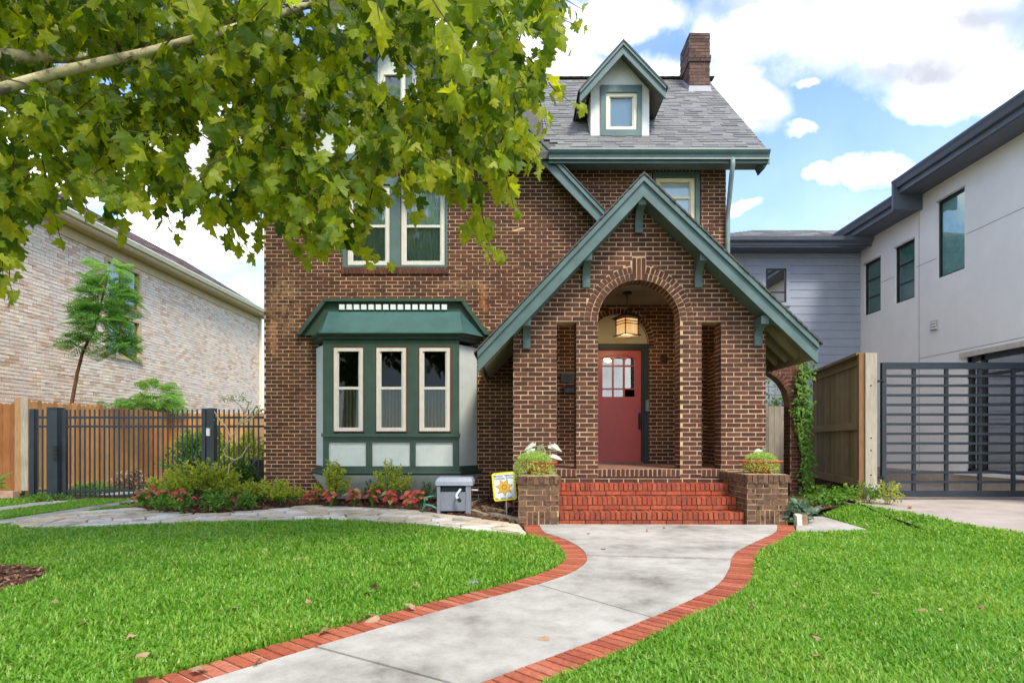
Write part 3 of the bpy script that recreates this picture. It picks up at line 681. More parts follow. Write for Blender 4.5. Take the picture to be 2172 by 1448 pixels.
MB().loft(e0, e05).loft(e05, e1).build('bay_roof', BAYR, bay)
WZ = lambda p: ZP(p, WY)
T = [(XP(690, WY), WZ(637)), (XP(985, WY), WZ(637)), (XP(1040, WY), WZ(712)), (XP(632, WY), WZ(712))]
MB().prism([(x, WY-.055, z) for x, z in T], (0, .04, 0)).build('roof_frame', BAYG, bay)
m = MB(); m.bar((T[0][0], WY-.085, T[0][1]-.02), (T[1][0], WY-.085, T[1][1]-.02), .11, .05); m.build('crown_moulding', BAYG, bay)
for p, q in ((T[0], T[3]), (T[1], T[2])):
    m = MB(); s = 1 if q[0] < p[0] else -1
    m.prism([(p[0], WY-.13, p[1]), (q[0], WY-.13, q[1]), (q[0]+s*.09, WY-.13, q[1]), (p[0]+s*.05, WY-.13, p[1]-.045)], (0, .075, 0)); m.build('crown_moulding', BAYG, bay)
DENT = plain('white_dentil_paint', lin(226,232,228), .6, .05)
for k in range(15):
    x = XP(720+k*15.5, WY-.1); MB().box(x, x+.09, WY-.12, WY-.058, ZP(657, WY-.1), ZP(646, WY-.1)).build('dentil', DENT, bay)

# ---- main roof, gutter, soffit
EY = 10.38; RX0, RX1 = -2.0, 4.217; ez = ZP(318, EY); RYr, rz = 13.7, 9.18
SLO = Vector((0, RYr-EY, rz-ez)); slen = SLO.length; S = SLO.normalized(); NR = Vector((0, -S.z, S.y))
m = MB(); m.prism([(RX0, EY, ez-.03), (RX0, RYr, rz-.03), (RX0, 2*RYr-EY, ez-.03), (RX0, 2*RYr-EY, ez-.15), (RX0, RYr, rz-.15), (RX0, EY, ez-.15)], (RX1-RX0, 0, 0))
mroof = m.build('main_roof', SHEDGE, house)
def shingles(O, U, S, N, rows, expo, u_iv, L=.25, keep=None):
    out = []
    for r in range(rows):
        s0 = r*expo; k = 0; a, b = u_iv(s0); u = a-random.random()*L
        while u < b:
            w = random.choice((.16, .24, .30, .30, .36))*L/.3; u0, u1 = max(u, a), min(u+w-.004, b); u += w
            if u1-u0 < .02: continue
            j = random.uniform(-.006, .006); th = random.choice((.006, .010, .016))
            p = [O+U*u0+S*(s0+j)+N*th, O+U*u1+S*(s0+j)+N*th, O+U*u1+S*(s0+expo*1.15)+N*.003, O+U*u0+S*(s0+expo*1.15)+N*.003]
            out.append(p+[q-N*.02-Z3*.0 for q in p])
    return out
SF = [(0,1,2,3),(0,4,5,1),(1,5,6,2),(2,6,7,3),(3,7,4,0)]
def place_shingles(lst, m, parent, nsingle=300, keyf=None):
    lst = sorted(lst, key=keyf) if keyf else lst
    for p in lst[:nsingle]: MB().add(p, SF).build('shingle', m, parent)
    rest_ = MB()
    for p in lst[nsingle:]: rest_.add(p, SF)
    if rest_.v: rest_.build('shingle', m, parent, kind='stuff')
O = Vector((0, EY, ez))
lst = shingles(O, X3, S, NR, int(slen/.125), .125, lambda s: (.45 if s < 2.6 else -.6, RX1-.0))
lst = [p for p in lst if not (1.33 < p[0].x < 2.27 and 11.0 < p[0].y < 12.3) and not (p[0].x < .45 and p[0].z < 6.2+(.6-p[0].x))]
place_shingles(lst, SHING, mroof, 300, lambda p: (p[0].y-10)*1.0-min(.4, (p[1]-p[0]).length)+(4 if p[0].x < .5 else 0))
m = MB()
for k in range(22): x = -.6+k*.225; m.obox((x+.11, RYr, rz+.005), (.12, 0, .004), (0, .10, -.0), (0, 0, .008))
m.build('ridge_cap', SHEDGE, mroof)
gx0, gx1 = XP(1164, EY), RX1+.015; gz1, gz0 = ZP(320, EY), ZP(340, EY)
prof = [(EY, gz1), (EY-.10, gz1), (EY-.105, gz1-.025), (EY-.085, gz1-.06), (EY-.055, gz1-.09), (EY-.045, gz0+.02), (EY-.05, gz0), (EY, gz0)]
MB().prism([(gx0, y, z) for y, z in prof], (gx1-gx0, 0, 0)).build('gutter', TRIM, house)
MB().box(gx0, RX1-.01, EY+.002, EY+.03, gz0-.05, gz1-.02).build('fascia_board', TRIM, house)
SOFG = plain('grey_green_eave_soffit', lin(104,118,108), .8, .1)
MB().box(gx0, RX1-.02, EY+.03, WY-.008, gz0+.03, gz0+.06).build('soffit', SOFG, house)
MB().box(XL, XR, WY-.05, WY-.008, 5.93, 6.015).build('frieze_board', SOFG, house)
# right rake of the main roof and its foot
m = MB()
for y0, z0, y1, z1 in ((EY, ez, RYr, rz), (RYr, rz, 2*RYr-EY, ez)): m.prism([(RX1, y0, z0-.03), (RX1, y1, z1-.03), (RX1, y1, z1-.25), (RX1, y0, z0-.25)], (.035, 0, 0))
m.build('rake_board', TRIM, house)
MB().prism([(RX1-.09, EY+.05, gz0), (RX1+.035, EY+.05, gz0), (RX1-.02, EY+.05, gz0-.11), (RX1-.035, EY+.05, gz0-.11), (RX1-.07, EY+.05, gz0-.03)], (0, .3, 0)).build('rake_foot', TRIM, house)
# downspout
xd = XP(1553, EY+.0)
MB().tube([(xd, EY-.03, gz0+.02), (xd, EY-.03, gz0-.10), (xd-.01, EY+.0, gz0-.25), (XR+.015, WY-.07, gz0-.72), (XR+.01, WY-.06, gz0-.95), (XR+.01, WY-.06, .1)], .042, 8).build('downspout', plain('grey_green_downspout', lin(122,142,136), .5, .1), house, smooth=True)

# ---- dormer
DY = 10.90; DBY = 10.60; da = (XP(1322, DBY), ZP(87, DBY)); dl = (XP(1230, DBY), ZP(190, DBY)); dr = (XP(1412, DBY), ZP(181, DBY))
dx0, dx1 = XP(1253, DY), XP(1377, DY); dz0 = ZP(289, DY); dside = 7.32
wx0, wx1, wz0, wz1 = XP(1285, DY), XP(1351, DY), ZP(277, DY), ZP(198, DY)
k1 = (da[1]-dl[1])/(da[0]-dl[0])
zt_ = lambda x: da[1]-.10-k1*abs(x-da[0])
m = MB()
m.prism([(dx0, DY, dz0), (wx0, DY, dz0), (wx0, DY, zt_(wx0)), (dx0, DY, zt_(dx0))], (0, .1, 0)); m.prism([(wx1, DY, dz0), (dx1, DY, dz0), (dx1, DY, zt_(dx1)), (wx1, DY, zt_(wx1))], (0, .1, 0))
m.prism([(wx0, DY, wz1), (wx1, DY, wz1), (wx1, DY, zt_(wx1)), (da[0], DY, zt_(da[0])), (wx0, DY, zt_(wx0))], (0, .1, 0)); m.box(wx0, wx1, DY, DY+.1, dz0, wz0)
for x in (dx0, dx1-.1): m.prism([(x, DY+.1, dz0), (x, DY+.1, zt_(dx0)-.04), (x, 12.6, zt_(dx0)-.04), (x, 12.6, 7.9)], (.1, 0, 0))
m.prism([(dx0+.1, 11.9, 6.6), (dx1-.1, 11.9, 6.6), (dx1-.1, 11.9, 7.3), (da[0], 11.9, 7.8), (dx0+.1, 11.9, 7.3)], (0, .05, 0))
dorm = m.build('dormer', STUCW, house)
m = MB()
for e in (dl, dr): rake(m, da, e, .025, .08, DBY+.045, 13.3)
m.build('dormer_roof', plain('dormer_soffit', lin(112,108,98), .85, .12), dorm)
m = MB()
for e, s in ((dl, -1), (dr, 1)): rake(m, (da[0], da[1]+.014), (e[0]+s*.035, e[1]-.03), 0, .035, DBY-.04, 13.3)
m.build('shingle_edge', SHEDGE, dorm)
for e in (dl, dr):
    m = MB(); rake(m, da, e, .02, .205, DBY, DBY+.045); m.build('rake_board', TRIM, dorm)
    m = MB(); rake(m, da, e, .02, .06, DBY-.03, DBY-.001); m.build('rake_moulding', TRIM, dorm)
m = MB(); t = .08; ox0, ox1, oz0, oz1 = XP(1274, DY), XP(1361, DY), dz0-.01, ZP(183, DY)
m.box(ox0, wx0, DY-.04, DY-.001, oz0, oz1).box(wx1, ox1, DY-.04, DY-.001, oz0, oz1).box(wx0, wx1, DY-.04, DY-.001, wz1, oz1).box(wx0, wx1, DY-.04, DY-.001, oz0, wz0)
m.build('window_trim', TRIM, dorm)
sash_window(wx0, wx1, wz0, wz1, DY+.03, fw=.06, red=False, parent=dorm, mat=plain('warm_cream_paint', lin(236,228,202), .5, .04))
MB().box(wx0, wx1, DY+.12, DY+.13, wz0, wz1).build('roller_blind', plain('pale_grey_blind', lin(214,226,228), .8, .03), dorm)

# ---- chimney
CY = 13.0; cx0, cx1, cz0, cz1 = XP(1463, CY), XP(1505, CY), 8.3, ZP(70, CY); cd_ = .72
cb = Bricks(); cm = MB().box(cx0, cx1, CY, CY+cd_, cz0, cz1)
chim = cm.build('chimney', plain('sooty_mortar', lin(132,112,100), .95, .2), house)
for O_, U_, N_, w in (((cx0, CY, 0), X3, -Y3, cx1-cx0), ((cx0, CY+cd_, 0), -Y3, -X3, cd_), ((cx1, CY, 0), Y3, X3, cd_)):
    for a, b, pz in ((cz0, cz1-.62, .006), (cz1-.62, cz1-.48, .03), (cz1-.48, cz1, .012)): cb.rows(O_, U_, N_, a, b, lambda z: [(-pz, w+pz)], L=.212, proud=pz)
cb.single('brick', brickmat('chimney_brick', [lin(90,70,62), lin(102,80,70), lin(80,64,58), lin(110,88,76)]), chim, cb.b[:300]) if len(cb.b) <= 300 else (cb.joined('brick', brickmat('chimney_brick', [lin(90,70,62), lin(102,80,70), lin(80,64,58), lin(110,88,76)]), chim))
MB().loft([Vector(p) for p in ((cx0-.07, CY-.08, 8.30), (cx1+.07, CY-.08, 8.30), (cx1+.07, CY+cd_, 8.9), (cx0-.07, CY+cd_, 8.9))], [Vector(p) for p in ((cx0-.015, CY-.015, 8.62), (cx1+.015, CY-.015, 8.62), (cx1+.015, CY+cd_, 9.2), (cx0-.015, CY+cd_, 9.2))]).build('flashing', plain('lead_flashing', lin(142,144,152), .5, .1), chim)
rest.joined('brick', BRICK, house)

# ---- front door
dX0, dX1, dZ0, dZ1 = XP(1262, WY), XP(1362, WY), .725, ZP(741.5, WY); DYp = WY+.10
door = None
m = MB(); fwd = .0
pan = []       # (x0,x1,z0,z1,arched)
zp = lambda p: ZP(p, DYp); xp = lambda p: XP(p, DYp)
cols = ((1278, 1298.5), (1302, 1321.5), (1325.5, 1346)); rowsz = ((761, 774), (777.5, 823), (826, 841))
mD = MB()
# stiles and rails leave real openings for the panes
def cut(x0, x1, z0, z1): mD.box(x0, x1, DYp, DYp+.045, z0, z1)
cut(dX0, xp(1278), zp(841), zp(757)); cut(xp(1346), dX1, zp(841), zp(757)); cut(dX0, dX1, dZ0, zp(841)); cut(dX0, dX1, zp(757), dZ1)
for a, b in ((1298.5, 1302), (1321.5, 1325.5)): cut(xp(a), xp(b), zp(841), zp(757))
for a, b in cols:
    cut(xp(a), xp(b), zp(826), zp(823)); cut(xp(a), xp(b), zp(777.5), zp(774))
    # arched heads
    c0, r = (xp(a)+xp(b))/2, (xp(b)-xp(a))/2; zs = zp(768 if a != 1302 else 765); top = zp(757); hgt = min(r*.95, top-zs-.004)
    arc = [(c0+r*math.cos(g), DYp, zs+hgt*math.sin(g)) for g in np.linspace(0, math.pi, 11)]
    mD.prism([(xp(b), DYp, top)]+arc+[(xp(a), DYp, top)], (0, .045, 0))
door = mD.build('front_door', DOORM, house)
for a, b in cols:
    for q, (c_, d_) in enumerate(((760, 774), (777.5, 823), (826, 841))): MB().box(xp(a), xp(b), DYp+.018, DYp+.022, zp(d_), zp(c_)).build('pane', COATED, door)
m = MB(); m.tube([(xp(1274), DYp-.004, zp(760)), (xp(1290), DYp-.006, zp(754.5)), (xp(1312), DYp-.006, zp(752.5)), (xp(1334), DYp-.006, zp(754.5)), (xp(1350), DYp-.004, zp(760))], .014, 6); m.build('drip_moulding', DOORM, door)
hx = xp(1356); m = MB()
m.box(hx-.022, hx+.022, DYp-.012, DYp, zp(911), zp(875)); m.tube([(hx, DYp-.01, zp(880)), (hx, DYp-.055, zp(884)), (hx, DYp-.062, zp(893)), (hx, DYp-.05, zp(903)), (hx, DYp-.01, zp(907))], .011, 7); m.build('door_handle', BRONZE, door)
MB().lathe([(0, 0), (.026, 0), (.028, .01), (.02, .022), (0, .024)], (0,0,0), 14).build('deadbolt', plain('brass', lin(196,150,96), .3, .05, metal=.8), door)
db = door.children[-1]; db.location = (xp(1355.5), DYp, zp(866)); db.rotation_euler = (math.pi/2, 0, 0)
m = MB(); m.box(Dx0, dX0, WY-.0, WY+.14, .70, Dz1).box(dX1, dX1+.035, WY+.03, WY+.14, .70, Dz1-.06).box(dX1+.035, Dx1, WY-.012, WY+.14, .70, Dz1).box(dX0, dX1+.035, WY-.012, WY+.14, Dz1-.075, Dz1); m.box(dX0, dX1, WY+.03, WY+.14, dZ1, Dz1-.075)
m.build('door_frame', DFRAME, house)
MB().box(dX0, dX1+.03, WY-.0, WY+.2, .700, .726).build('door_sill', plain('grey_sill', lin(120,112,100), .7, .1), house)
MB().box(xp(1366.5), xp(1373.5), WY-.04, WY-.0125, ZP(872, WY), ZP(848, WY)).build('doorbell', plain('grey_plastic', lin(128,130,132), .4, .05), house)
# wall plaque, letter box and oval medallion on the porch wall
pq = MB().box(XP(1189, WY), XP(1221, WY), WY-.03, WY-.008, ZP(811, WY), ZP(791, WY)).build('plaque', plain('grey_bronze_plaque', lin(74,72,68), .5, .15, 20, .3, 70, .5, .3), house)
m = MB()
for z in (796, 800, 804): m.box(XP(1197, WY), XP(1213, WY), WY-.033, WY-.0305, ZP(z+1.4, WY), ZP(z, WY))
tag_m = m.build('relief', BRONZE, pq)
MB().box(XP(1196, WY), XP(1222, WY), WY-.10, WY-.008, ZP(833, WY), ZP(823, WY)).prism([(XP(1195, WY), WY-.11, ZP(823, WY)), (XP(1195, WY), WY-.008, ZP(823, WY)), (XP(1195, WY), WY-.008, ZP(820, WY))], (XP(1223, WY)-XP(1195, WY), 0, 0)).build('letter_slot', plain('slate_metal', lin(66,68,74), .4, .1, metal=.2), house)
o = MB().lathe([(0, .02), (.05, .02), (.075, .012), (.08, 0)], (0,0,0), 20).build('medallion', plain('dark_rust', lin(64,36,28), .7, .3, 20), house); o.location = (XP(1408, WY), WY-.006, ZP(761, WY)); o.rotation_euler = (math.pi/2, 0, 0); o.scale = (.85, 1.15, 1)
MB().lathe([(0, 0), (.075, 0), (.08, -.02), (.06, -.035), (0, -.04)], (XP(1330, 9.9), 9.9, 3.498), 18).build('ceiling_rose', BRONZE, house)
# ------------------------------------------------------------------ porch lantern (lit)
LY = 9.9; lx, lz1 = XP(1330, LY), ZP(676, LY); lan = thing('porch_lantern', 'lit amber glass lantern hanging in the porch arch', 'lantern', (lx, LY, lz1))
h = ZP(712, LY); w = .135
amb = MT('amber_glass'); e_ = amb.n('ShaderNodeEmission'); nz = amb.noise(9, 3); amb.l(amb.ramp(nz, [(.3, (1.0,.42,.10)), (.7, (1.0,.74,.36))]), e_.inputs[0]); e_.inputs[1].default_value = .30; amb.l(e_.outputs[0], amb.out.inputs[0])
rot = math.radians(27)
def lp(x, y, z): return (lx+x*math.cos(rot)-y*math.sin(rot), LY+x*math.sin(rot)+y*math.cos(rot), z)
m = MB()
for sx in (-1, 1):
    for sy in (-1, 1): m.bar(lp(sx*w*.92, sy*w*.92, h), lp(sx*w*.92, sy*w*.92, lz1), .016)
for z, ww, t in ((h, w*1.12, .018), (lz1-.055, w*1.0, .012), (lz1-.095, w*1.0, .012), (lz1-.005, w*1.05, .016)):
    for a, b in (((-1,-1),(1,-1)), ((1,-1),(1,1)), ((1,1),(-1,1)), ((-1,1),(-1,-1))): m.bar(lp(a[0]*ww, a[1]*ww, z), lp(b[0]*ww, b[1]*ww, z), t)
m.build('frame', BRONZE, lan)
tp = [Vector(lp(a*w*1.42, b*w*1.42, lz1+.01)) for a, b in ((-1,-1),(1,-1),(1,1),(-1,1))]; t2 = [Vector(lp(a*.03, b*.03, lz1+.10)) for a, b in ((-1,-1),(1,-1),(1,1),(-1,1))]
MB().loft(tp, t2).build('hood', BRONZE, lan)
for a, b in (((-1,-1),(1,-1)), ((1,-1),(1,1)), ((1,1),(-1,1)), ((-1,1),(-1,-1))):
    MB().add([lp(a[0]*w*.9, a[1]*w*.9, h+.01), lp(b[0]*w*.9, b[1]*w*.9, h+.01), lp(b[0]*w*.9, b[1]*w*.9, lz1-.01), lp(a[0]*w*.9, a[1]*w*.9, lz1-.01)], [(0,1,2,3)]).build('pane', amb.m, lan)
MB().add([lp(-w*.9,-w*.9,h+.004), lp(w*.9,-w*.9,h+.004), lp(w*.9,w*.9,h+.004), lp(-w*.9,w*.9,h+.004)], [(0,1,2,3)]).build('pane', amb.m, lan)
MB().tube([(lx, LY, lz1+.1), (lx, LY, 3.47)], .008, 6).build('chain', BRONZE, lan)
pt = bpy.data.lights.new('lantern_bulb', 'POINT'); pt.energy = 6; pt.color = (1, .7, .38); pt.shadow_soft_size = .1
po = bpy.data.objects.new('lantern_bulb', pt); COL.objects.link(po); po.parent = lan; po.matrix_parent_inverse = MI(lan); po.location = (lx, LY, h-.06)

# ------------------------------------------------------------------ front steps
SX0, SX1 = .5325, 2.965
steps = thing('front_steps', 'three red painted brick steps between two stair pedestals', 'steps', (1.75, 8.3, 0))
sb = Bricks(); sm = MB()
for i, (y, z0, z1, yb) in enumerate(((8.05, .0, .165, 8.36), (8.35, .165, .335, 8.66), (8.65, .335, .502, PY+.02))):
    sm.box(SX0, SX1, y+.006, yb+.6 if i < 2 else PY+.04, z0+.0, z1-.006)
    sb.rows((0, y, 0), X3, -Y3, z0, z0+.064, lambda z: [(SX0, SX1)], L=.212, C=.064, J=.010, phase=i*.07+.03, dep=.06, proud=.004)
    n = int(round((SX1-SX0)/.0677)); wd = (SX1-SX0)/n
    for k in range(n):
        x = SX0+(k+.5)*wd
        sb.put((x, y+.098+.0, (z0+.066+z1)/2), X3*(wd-.014), Y3*.205, Z3*(z1-z0-.07), .002)
        if yb-y > .2: sb.put((x, y+.205+.055, z1-.035), X3*(wd-.014), Y3*.095, Z3*.06, .002)
sm.build('core', STEPM, steps)
big = sorted(sb.b, key=lambda t: t[0].y)
sb.single('brick', STEPB, steps, big[:300]); sb.joined('brick', STEPB, steps, big[300:])
# ------------------------------------------------------------------ stair pedestals
def pedestal(x0, x1, y0, y1, z1, label):
    t = thing('stair_pedestal', label, 'pedestal', ((x0+x1)/2, y0, 0), 'brick pedestals flanking the steps'); pb = Bricks(); m = MB().box(x0, x1, y0, y1, 0, z1)
    zc = z1-.105
    for O_, U_, N_, w in (((x0, y0, 0), X3, -Y3, x1-x0), ((x0, y1, 0), -Y3, -X3, y1-y0), ((x1, y0, 0), Y3, X3, y1-y0)):
        pb.rows(O_, U_, N_, .205, zc, lambda z: [(0, w)], L=.205, C=.068, J=.013, jit=.0025, proud=.006)
        pb.soldiers(O_, U_, N_, 0, .10, .02, .205, pitch=.1, jit=.004) if 0 else pb.rows(O_, U_, N_, .0, .205, lambda z: [(0, .105), (w-.105, w)] if w > .3 else [(0, w)], L=.5, C=.068, J=.013, jit=.0025, proud=.006)
        if w > .3: pb.soldiers(O_, U_, N_, .107, w-.107, .0, .203, J=.013, jit=.0025, proud=.006)
        pb.soldiers(O_, U_, N_, -.012, w+.012, zc, z1, proud=.022, dep=.08, jit=.004)
    m.build('core', PEDM, t); pb.single('brick', PEDB, t)
    cap = MB().box(x0+.03, x1-.03, y0+.03, y1, z1-.002, z1+.004).build('top_slab', plain('stained_cap', lin(178,158,124), .95, .3, 9, .4, 60, .15), t)
    return t
pedestal(0.0, .512, 7.83, PY-.012, .655, 'stained brick stair pedestal holding the bowl with bushy lime plants, beside the yard sign')
pedestal(2.975, 3.50, 7.97, PY-.012, .665, 'stained brick stair pedestal holding the bowl on the side of the arched garden gateway')

# ------------------------------------------------------------------ garden arch wall at the house side
AY = 11.2; ax0, ax1 = 3.70, XP(1707, AY); acx, ar_, asz = 4.30, .66, 1.74
aw = thing('garden_arch_wall', 'low brown brick wall with an arched gateway beside the porch', 'wall', ((ax0+ax1)/2, AY, 0)); ab = Bricks(); am = MB()
def iv_arch(z):
    v = [(ax0, ax1)]
    if z < asz: v = sub(v, acx-ar_, acx+ar_)
    elif z < asz+ar_+.1:
        h_ = math.sqrt(max(0, (ar_+.1)**2-(z-asz)**2)); v = sub(v, acx-h_, acx+h_)
    return v
ab.rows((0, AY, 0), X3, -Y3, .0, 2.62, iv_arch, mortar=am); ab.arch((0, AY, 0), X3, -Y3, acx, asz, ar_, ar_+.1, 0, math.pi)
AT = .26
for k in range(20):
    g0, g1 = math.pi*k/20, math.pi*(k+1)/20; c = lambda g, r, y=AY: (acx+r*math.cos(g), y, asz+r*math.sin(g))
    am.add([c(g0,ar_), c(g0,ar_+.115), c(g1,ar_+.115), c(g1,ar_)], [(0,1,2,3)]); am.add([c(g0,ar_), c(g1,ar_), c(g1,ar_,AY+AT), c(g0,ar_,AY+AT)], [(0,1,2,3)])
am.add([(acx+ar_, AY, 0), (acx+ar_, AY+AT, 0), (acx+ar_, AY+AT, asz), (acx+ar_, AY, asz)], [(0,1,2,3)]); ab.rows((acx+ar_, AY, 0), Y3, -X3, 0, asz, lambda z: [(.004, AT)])
am.box(ax0, ax1, AY+AT, AY+AT+.02, 2.45, 2.62); am.box(acx+ar_+.01, ax1, AY+.01, AY+AT, 0, 2.6); am.box(ax0, ax1, AY, AY+AT, 2.62, 2.66)
am.build('mortar', plain('brownish_mortar', lin(150,118,90), .95, .2), aw); ab.single('brick', BRICK, aw, ab.b[:300]); ab.joined('brick', BRICK, aw, ab.b[300:])

# ------------------------------------------------------------------ neighbour with whitewashed brick
nb = thing('whitewashed_brick_house', 'pale whitewashed brick house behind the cedar fence', 'house', (-12, 20, 0))
NX = -12.0; y0n, y1n = 11.0, XP(1, 1) and 28.4
nwy0, nwy1 = 12*F/(CX-218), 12*F/(CX-297); nz = (2.92, 6.55)
# tall window with a mid band
NB = Bricks(); nm = MB()
ya, yb_ = 17.75, 19.45; zw = ((3.62, 4.9), (5.12, 6.45))
def iv_n(z):
    v = [(y0n, y1n)]
    for a, b in zw:
        if a < z < b: v = sub(v, ya, yb_)
    return v
NB.rows((NX, 0, 0), Y3, X3, .0, 6.8, iv_n, L=.27, C=.092, J=.014, dep=.06, proud=.010, mortar=nm, jit=.004)
nm.box(NX-6, NX-.3, y0n, y1n, 0, 6.8)
nm.build('wall', NMORTAR, nb)
key = lambda it: -it[1].length*it[2].length/(it[0].y**2)*(1 if 1.9 < it[0].z < 5.6 and 12.5 < it[0].y < 19 else .2)
od = sorted(NB.b, key=key); NB.single('brick', NBRICK, nb, od[:300]); NB.joined('brick', NBRICK, nb, od[300:])
TAN = plain('tan_trim_paint', lin(196,172,128), .6, .06, 4, .08, 30, .3); CRG = plain('cream_gutter', lin(236,226,192), .45, .05, 4, .05, 30, .4)
for a, b in zw:
    f = MB(); f.box(NX-.10, NX+.03, ya, ya+.1, a, b).box(NX-.10, NX+.03, yb_-.1, yb_, a, b).box(NX-.1, NX+.03, ya+.1, yb_-.1, b-.1, b).box(NX-.1, NX+.06, ya, yb_, a-.06, a+.06).box(NX-.1, NX+.01, (ya+yb_)/2-.03, (ya+yb_)/2+.03, a, b)
    fo = f.build('window', TAN, nb); MB().box(NX-.06, NX-.055, ya+.1, yb_-.1, a, b).build('pane', COATED, fo); MB().box(NX-.3, NX-.29, ya, yb_, a, b).build('blind', plain('grey_blind', lin(150,156,160), .8), fo)
gx = NX+.42; gzt = 7.06
MB().box(NX, gx-.02, y0n-.3, y1n+.2, 6.78, 6.82).build('soffit', TAN, nb)
MB().box(NX+.0, NX+.05, y0n, y1n, 6.5, 6.78).build('frieze_board', TAN, nb); MB().box(gx-.06, gx-.02, y0n-.3, y1n+.2, 6.80, 7.0).build('fascia_board', TAN, nb)
MB().prism([(gx-.02, y0n-.3, gzt), (gx+.10, y0n-.3, gzt), (gx+.105, y0n-.3, gzt-.03), (gx+.08, y0n-.3, gzt-.08), (gx+.06, y0n-.3, gzt-.14), (gx-.02, y0n-.3, gzt-.14)], (0, y1n-y0n+.5, 0)).build('gutter', CRG, nb)
ndir = Vector((-4, 0, 2.44)); nl = ndir.length
MB().prism([(gx, y0n-.3, gzt-.02), (gx-4, y0n-.3, gzt+2.42), (gx-8, y0n-.3, gzt-.02), (gx-4, y0n-.3, gzt+2.3), (gx-.01, y0n-.3, gzt-.13)], (0, y1n+.5-y0n, 0)).build('roof', SHINB, nb)
nr = nb.children[-1]
ls = shingles(Vector((gx, 0, gzt-.01)), Y3, ndir.normalized(), Vector((.52, 0, .854)).normalized(), int(nl/.16), .16, lambda s: (y0n-.3, y1n+.2), L=.6)
place_shingles(ls, SHINB, nr, 0)
MB().box(NX+.03, NX+.12, y1n-.12, y1n-.02, .1, 6.8).build('downspout', CRG, nb)

# ------------------------------------------------------------------ modern house on the other side
mh = thing('modern_stucco_house', 'modern white stucco house with slate eaves and a grey sided wing', 'house', (9, 12, .14))
MX = 8.9; GZ = .14; MIRR = glassmat('sky_coated_glass', .12, (.84,.95,.92), 1.12)
WHITE = plain('white_render', lin(250,247,240), .9, .03, 1.2, .25, 70, .2); EAVE = plain('slate_eave_metal', lin(96,102,112), .5, .08, 3, .05, 30, .4); EAVED = plain('dark_slate_soffit', lin(92,98,108), .6, .08)
SIDING = plain('blue_grey_siding_paint', lin(157,164,177), .7, .05, 2, .1, 30, .3); BLK = plain('black_window_frame', lin(40,40,40), .4, .1)
yD = lambda px, X=MX: X*F/(px-CX)
Wm = [(yD(1868), yD(1834), ZP(670, yD(1834)), ZP(562, yD(1834))), (yD(1940), yD(1899), ZP(645, yD(1899)), ZP(527, yD(1899))), (yD(2046), yD(1989), ZP(591, yD(1989)), ZP(430, yD(1989)))]
Dm = (8.6, yD(2047), .46, 2.76)
wm = MB(); Yc = 15.96
zs_ = [(GZ+.30, 2.76), (2.76, 4.30), (4.30, 4.75), (4.75, 6.72)]
def stw(z0, z1, cuts):
    iv = [(7.5, Yc)]
    for a, b in cuts: iv = sub(iv, a, b)
    for a, b in iv: wm.box(MX, MX+.25, a, b, z0, z1)
stw(.46, 2.76, [Dm[:2]]); stw(2.76, Wm[0][2], [])
zlev = sorted({Wm[0][2], Wm[0][3], Wm[1][2], Wm[1][3], Wm[2][2], Wm[2][3], 6.72})
for a, b in zip(zlev[:-1], zlev[1:]): stw(a, b, [w_[:2] for w_ in Wm if w_[2] <= a+1e-6 and w_[3] >= b-1e-6])
wallm = wm.build('wall', WHITE, mh)
MB().box(MX-.05, MX+.1, 7.5, Yc, 0, .455).build('foundation', plain('beige_foundation', lin(196,184,164), .9, .1), mh)
MB().box(MX-.045, MX-.001, 7.5, yD(1950), .46, 6.70).build('jog_wall', WHITE, mh) if 0 else None
# score lines in the render
sl = MB()
SC = plain('score_shadow_gap', lin(150,152,156), .9)
for za, a, b in ((4.98, yD(1990)+.05, yD(1940)-.05), (4.98, yD(1899)+.05, yD(1868)-.05), (5.2, 7.5, yD(2046)-.05), (2.92, 7.5, yD(1950))): sl.box(MX-.003, MX+.002, a, b, za, za+.012)
sl.box(MX-.003, MX+.002, yD(1950), yD(1950)+.014, .5, 6.7); sl.build('score_line', SC, mh)
for k_, (a, b, c, d) in enumerate(Wm):
    f = MB(); t = .035; f.box(MX+.03, MX+.08, a, a+t, c, d).box(MX+.03, MX+.08, b-t, b, c, d).box(MX+.03, MX+.08, a+t, b-t, c, c+t).box(MX+.03, MX+.08, a+t, b-t, d-t, d)
    if b-a < .73: f.box(MX+.04, MX+.08, a+t, b-t, c+.42, c+.435).box(MX+.04, MX+.08, a+t, b-t, c+.86, c+.875)
    fo = f.build('window', BLK, mh); MB().box(MX+.055, MX+.06, a+t, b-t, c+t, d-t).build('pane', MIRR, fo)
    MB().box(MX+.085, MX+.09, a, b, c, d).build('blind', plain('teal_shade', lin(128,158,150), .8) if k_ < 2 else plain('pale_sky_reflection', lin(206,230,230), .8), fo)  # third window's pale sheet has the mirrored sky put into its colour
    MB().box(MX-.02, MX+.05, a-.02, b+.02, d, d+.035).build('head_flashing', plain('beige_flashing', lin(200,192,176), .7), fo)
f = MB()
for y in (Dm[1]-.12, Dm[1]-.45, Dm[1]-1.45, Dm[1]-1.62, Dm[1]-2.6, Dm[0]+.02): f.box(MX+.05, MX+.13, y, y+.09, Dm[2], Dm[3])
f.box(MX+.05, MX+.13, Dm[0], Dm[1], Dm[3]-.1, Dm[3]).box(MX+.05, MX+.13, Dm[0], Dm[1], Dm[3]-.42, Dm[3]-.36).box(MX+.05, MX+.13, Dm[0], Dm[1], Dm[2], Dm[2]+.09)
fo = f.build('patio_door', BLK, mh); MB().box(MX+.085, MX+.09, Dm[0], Dm[1], Dm[2], Dm[3]).build('pane', COATED, fo)
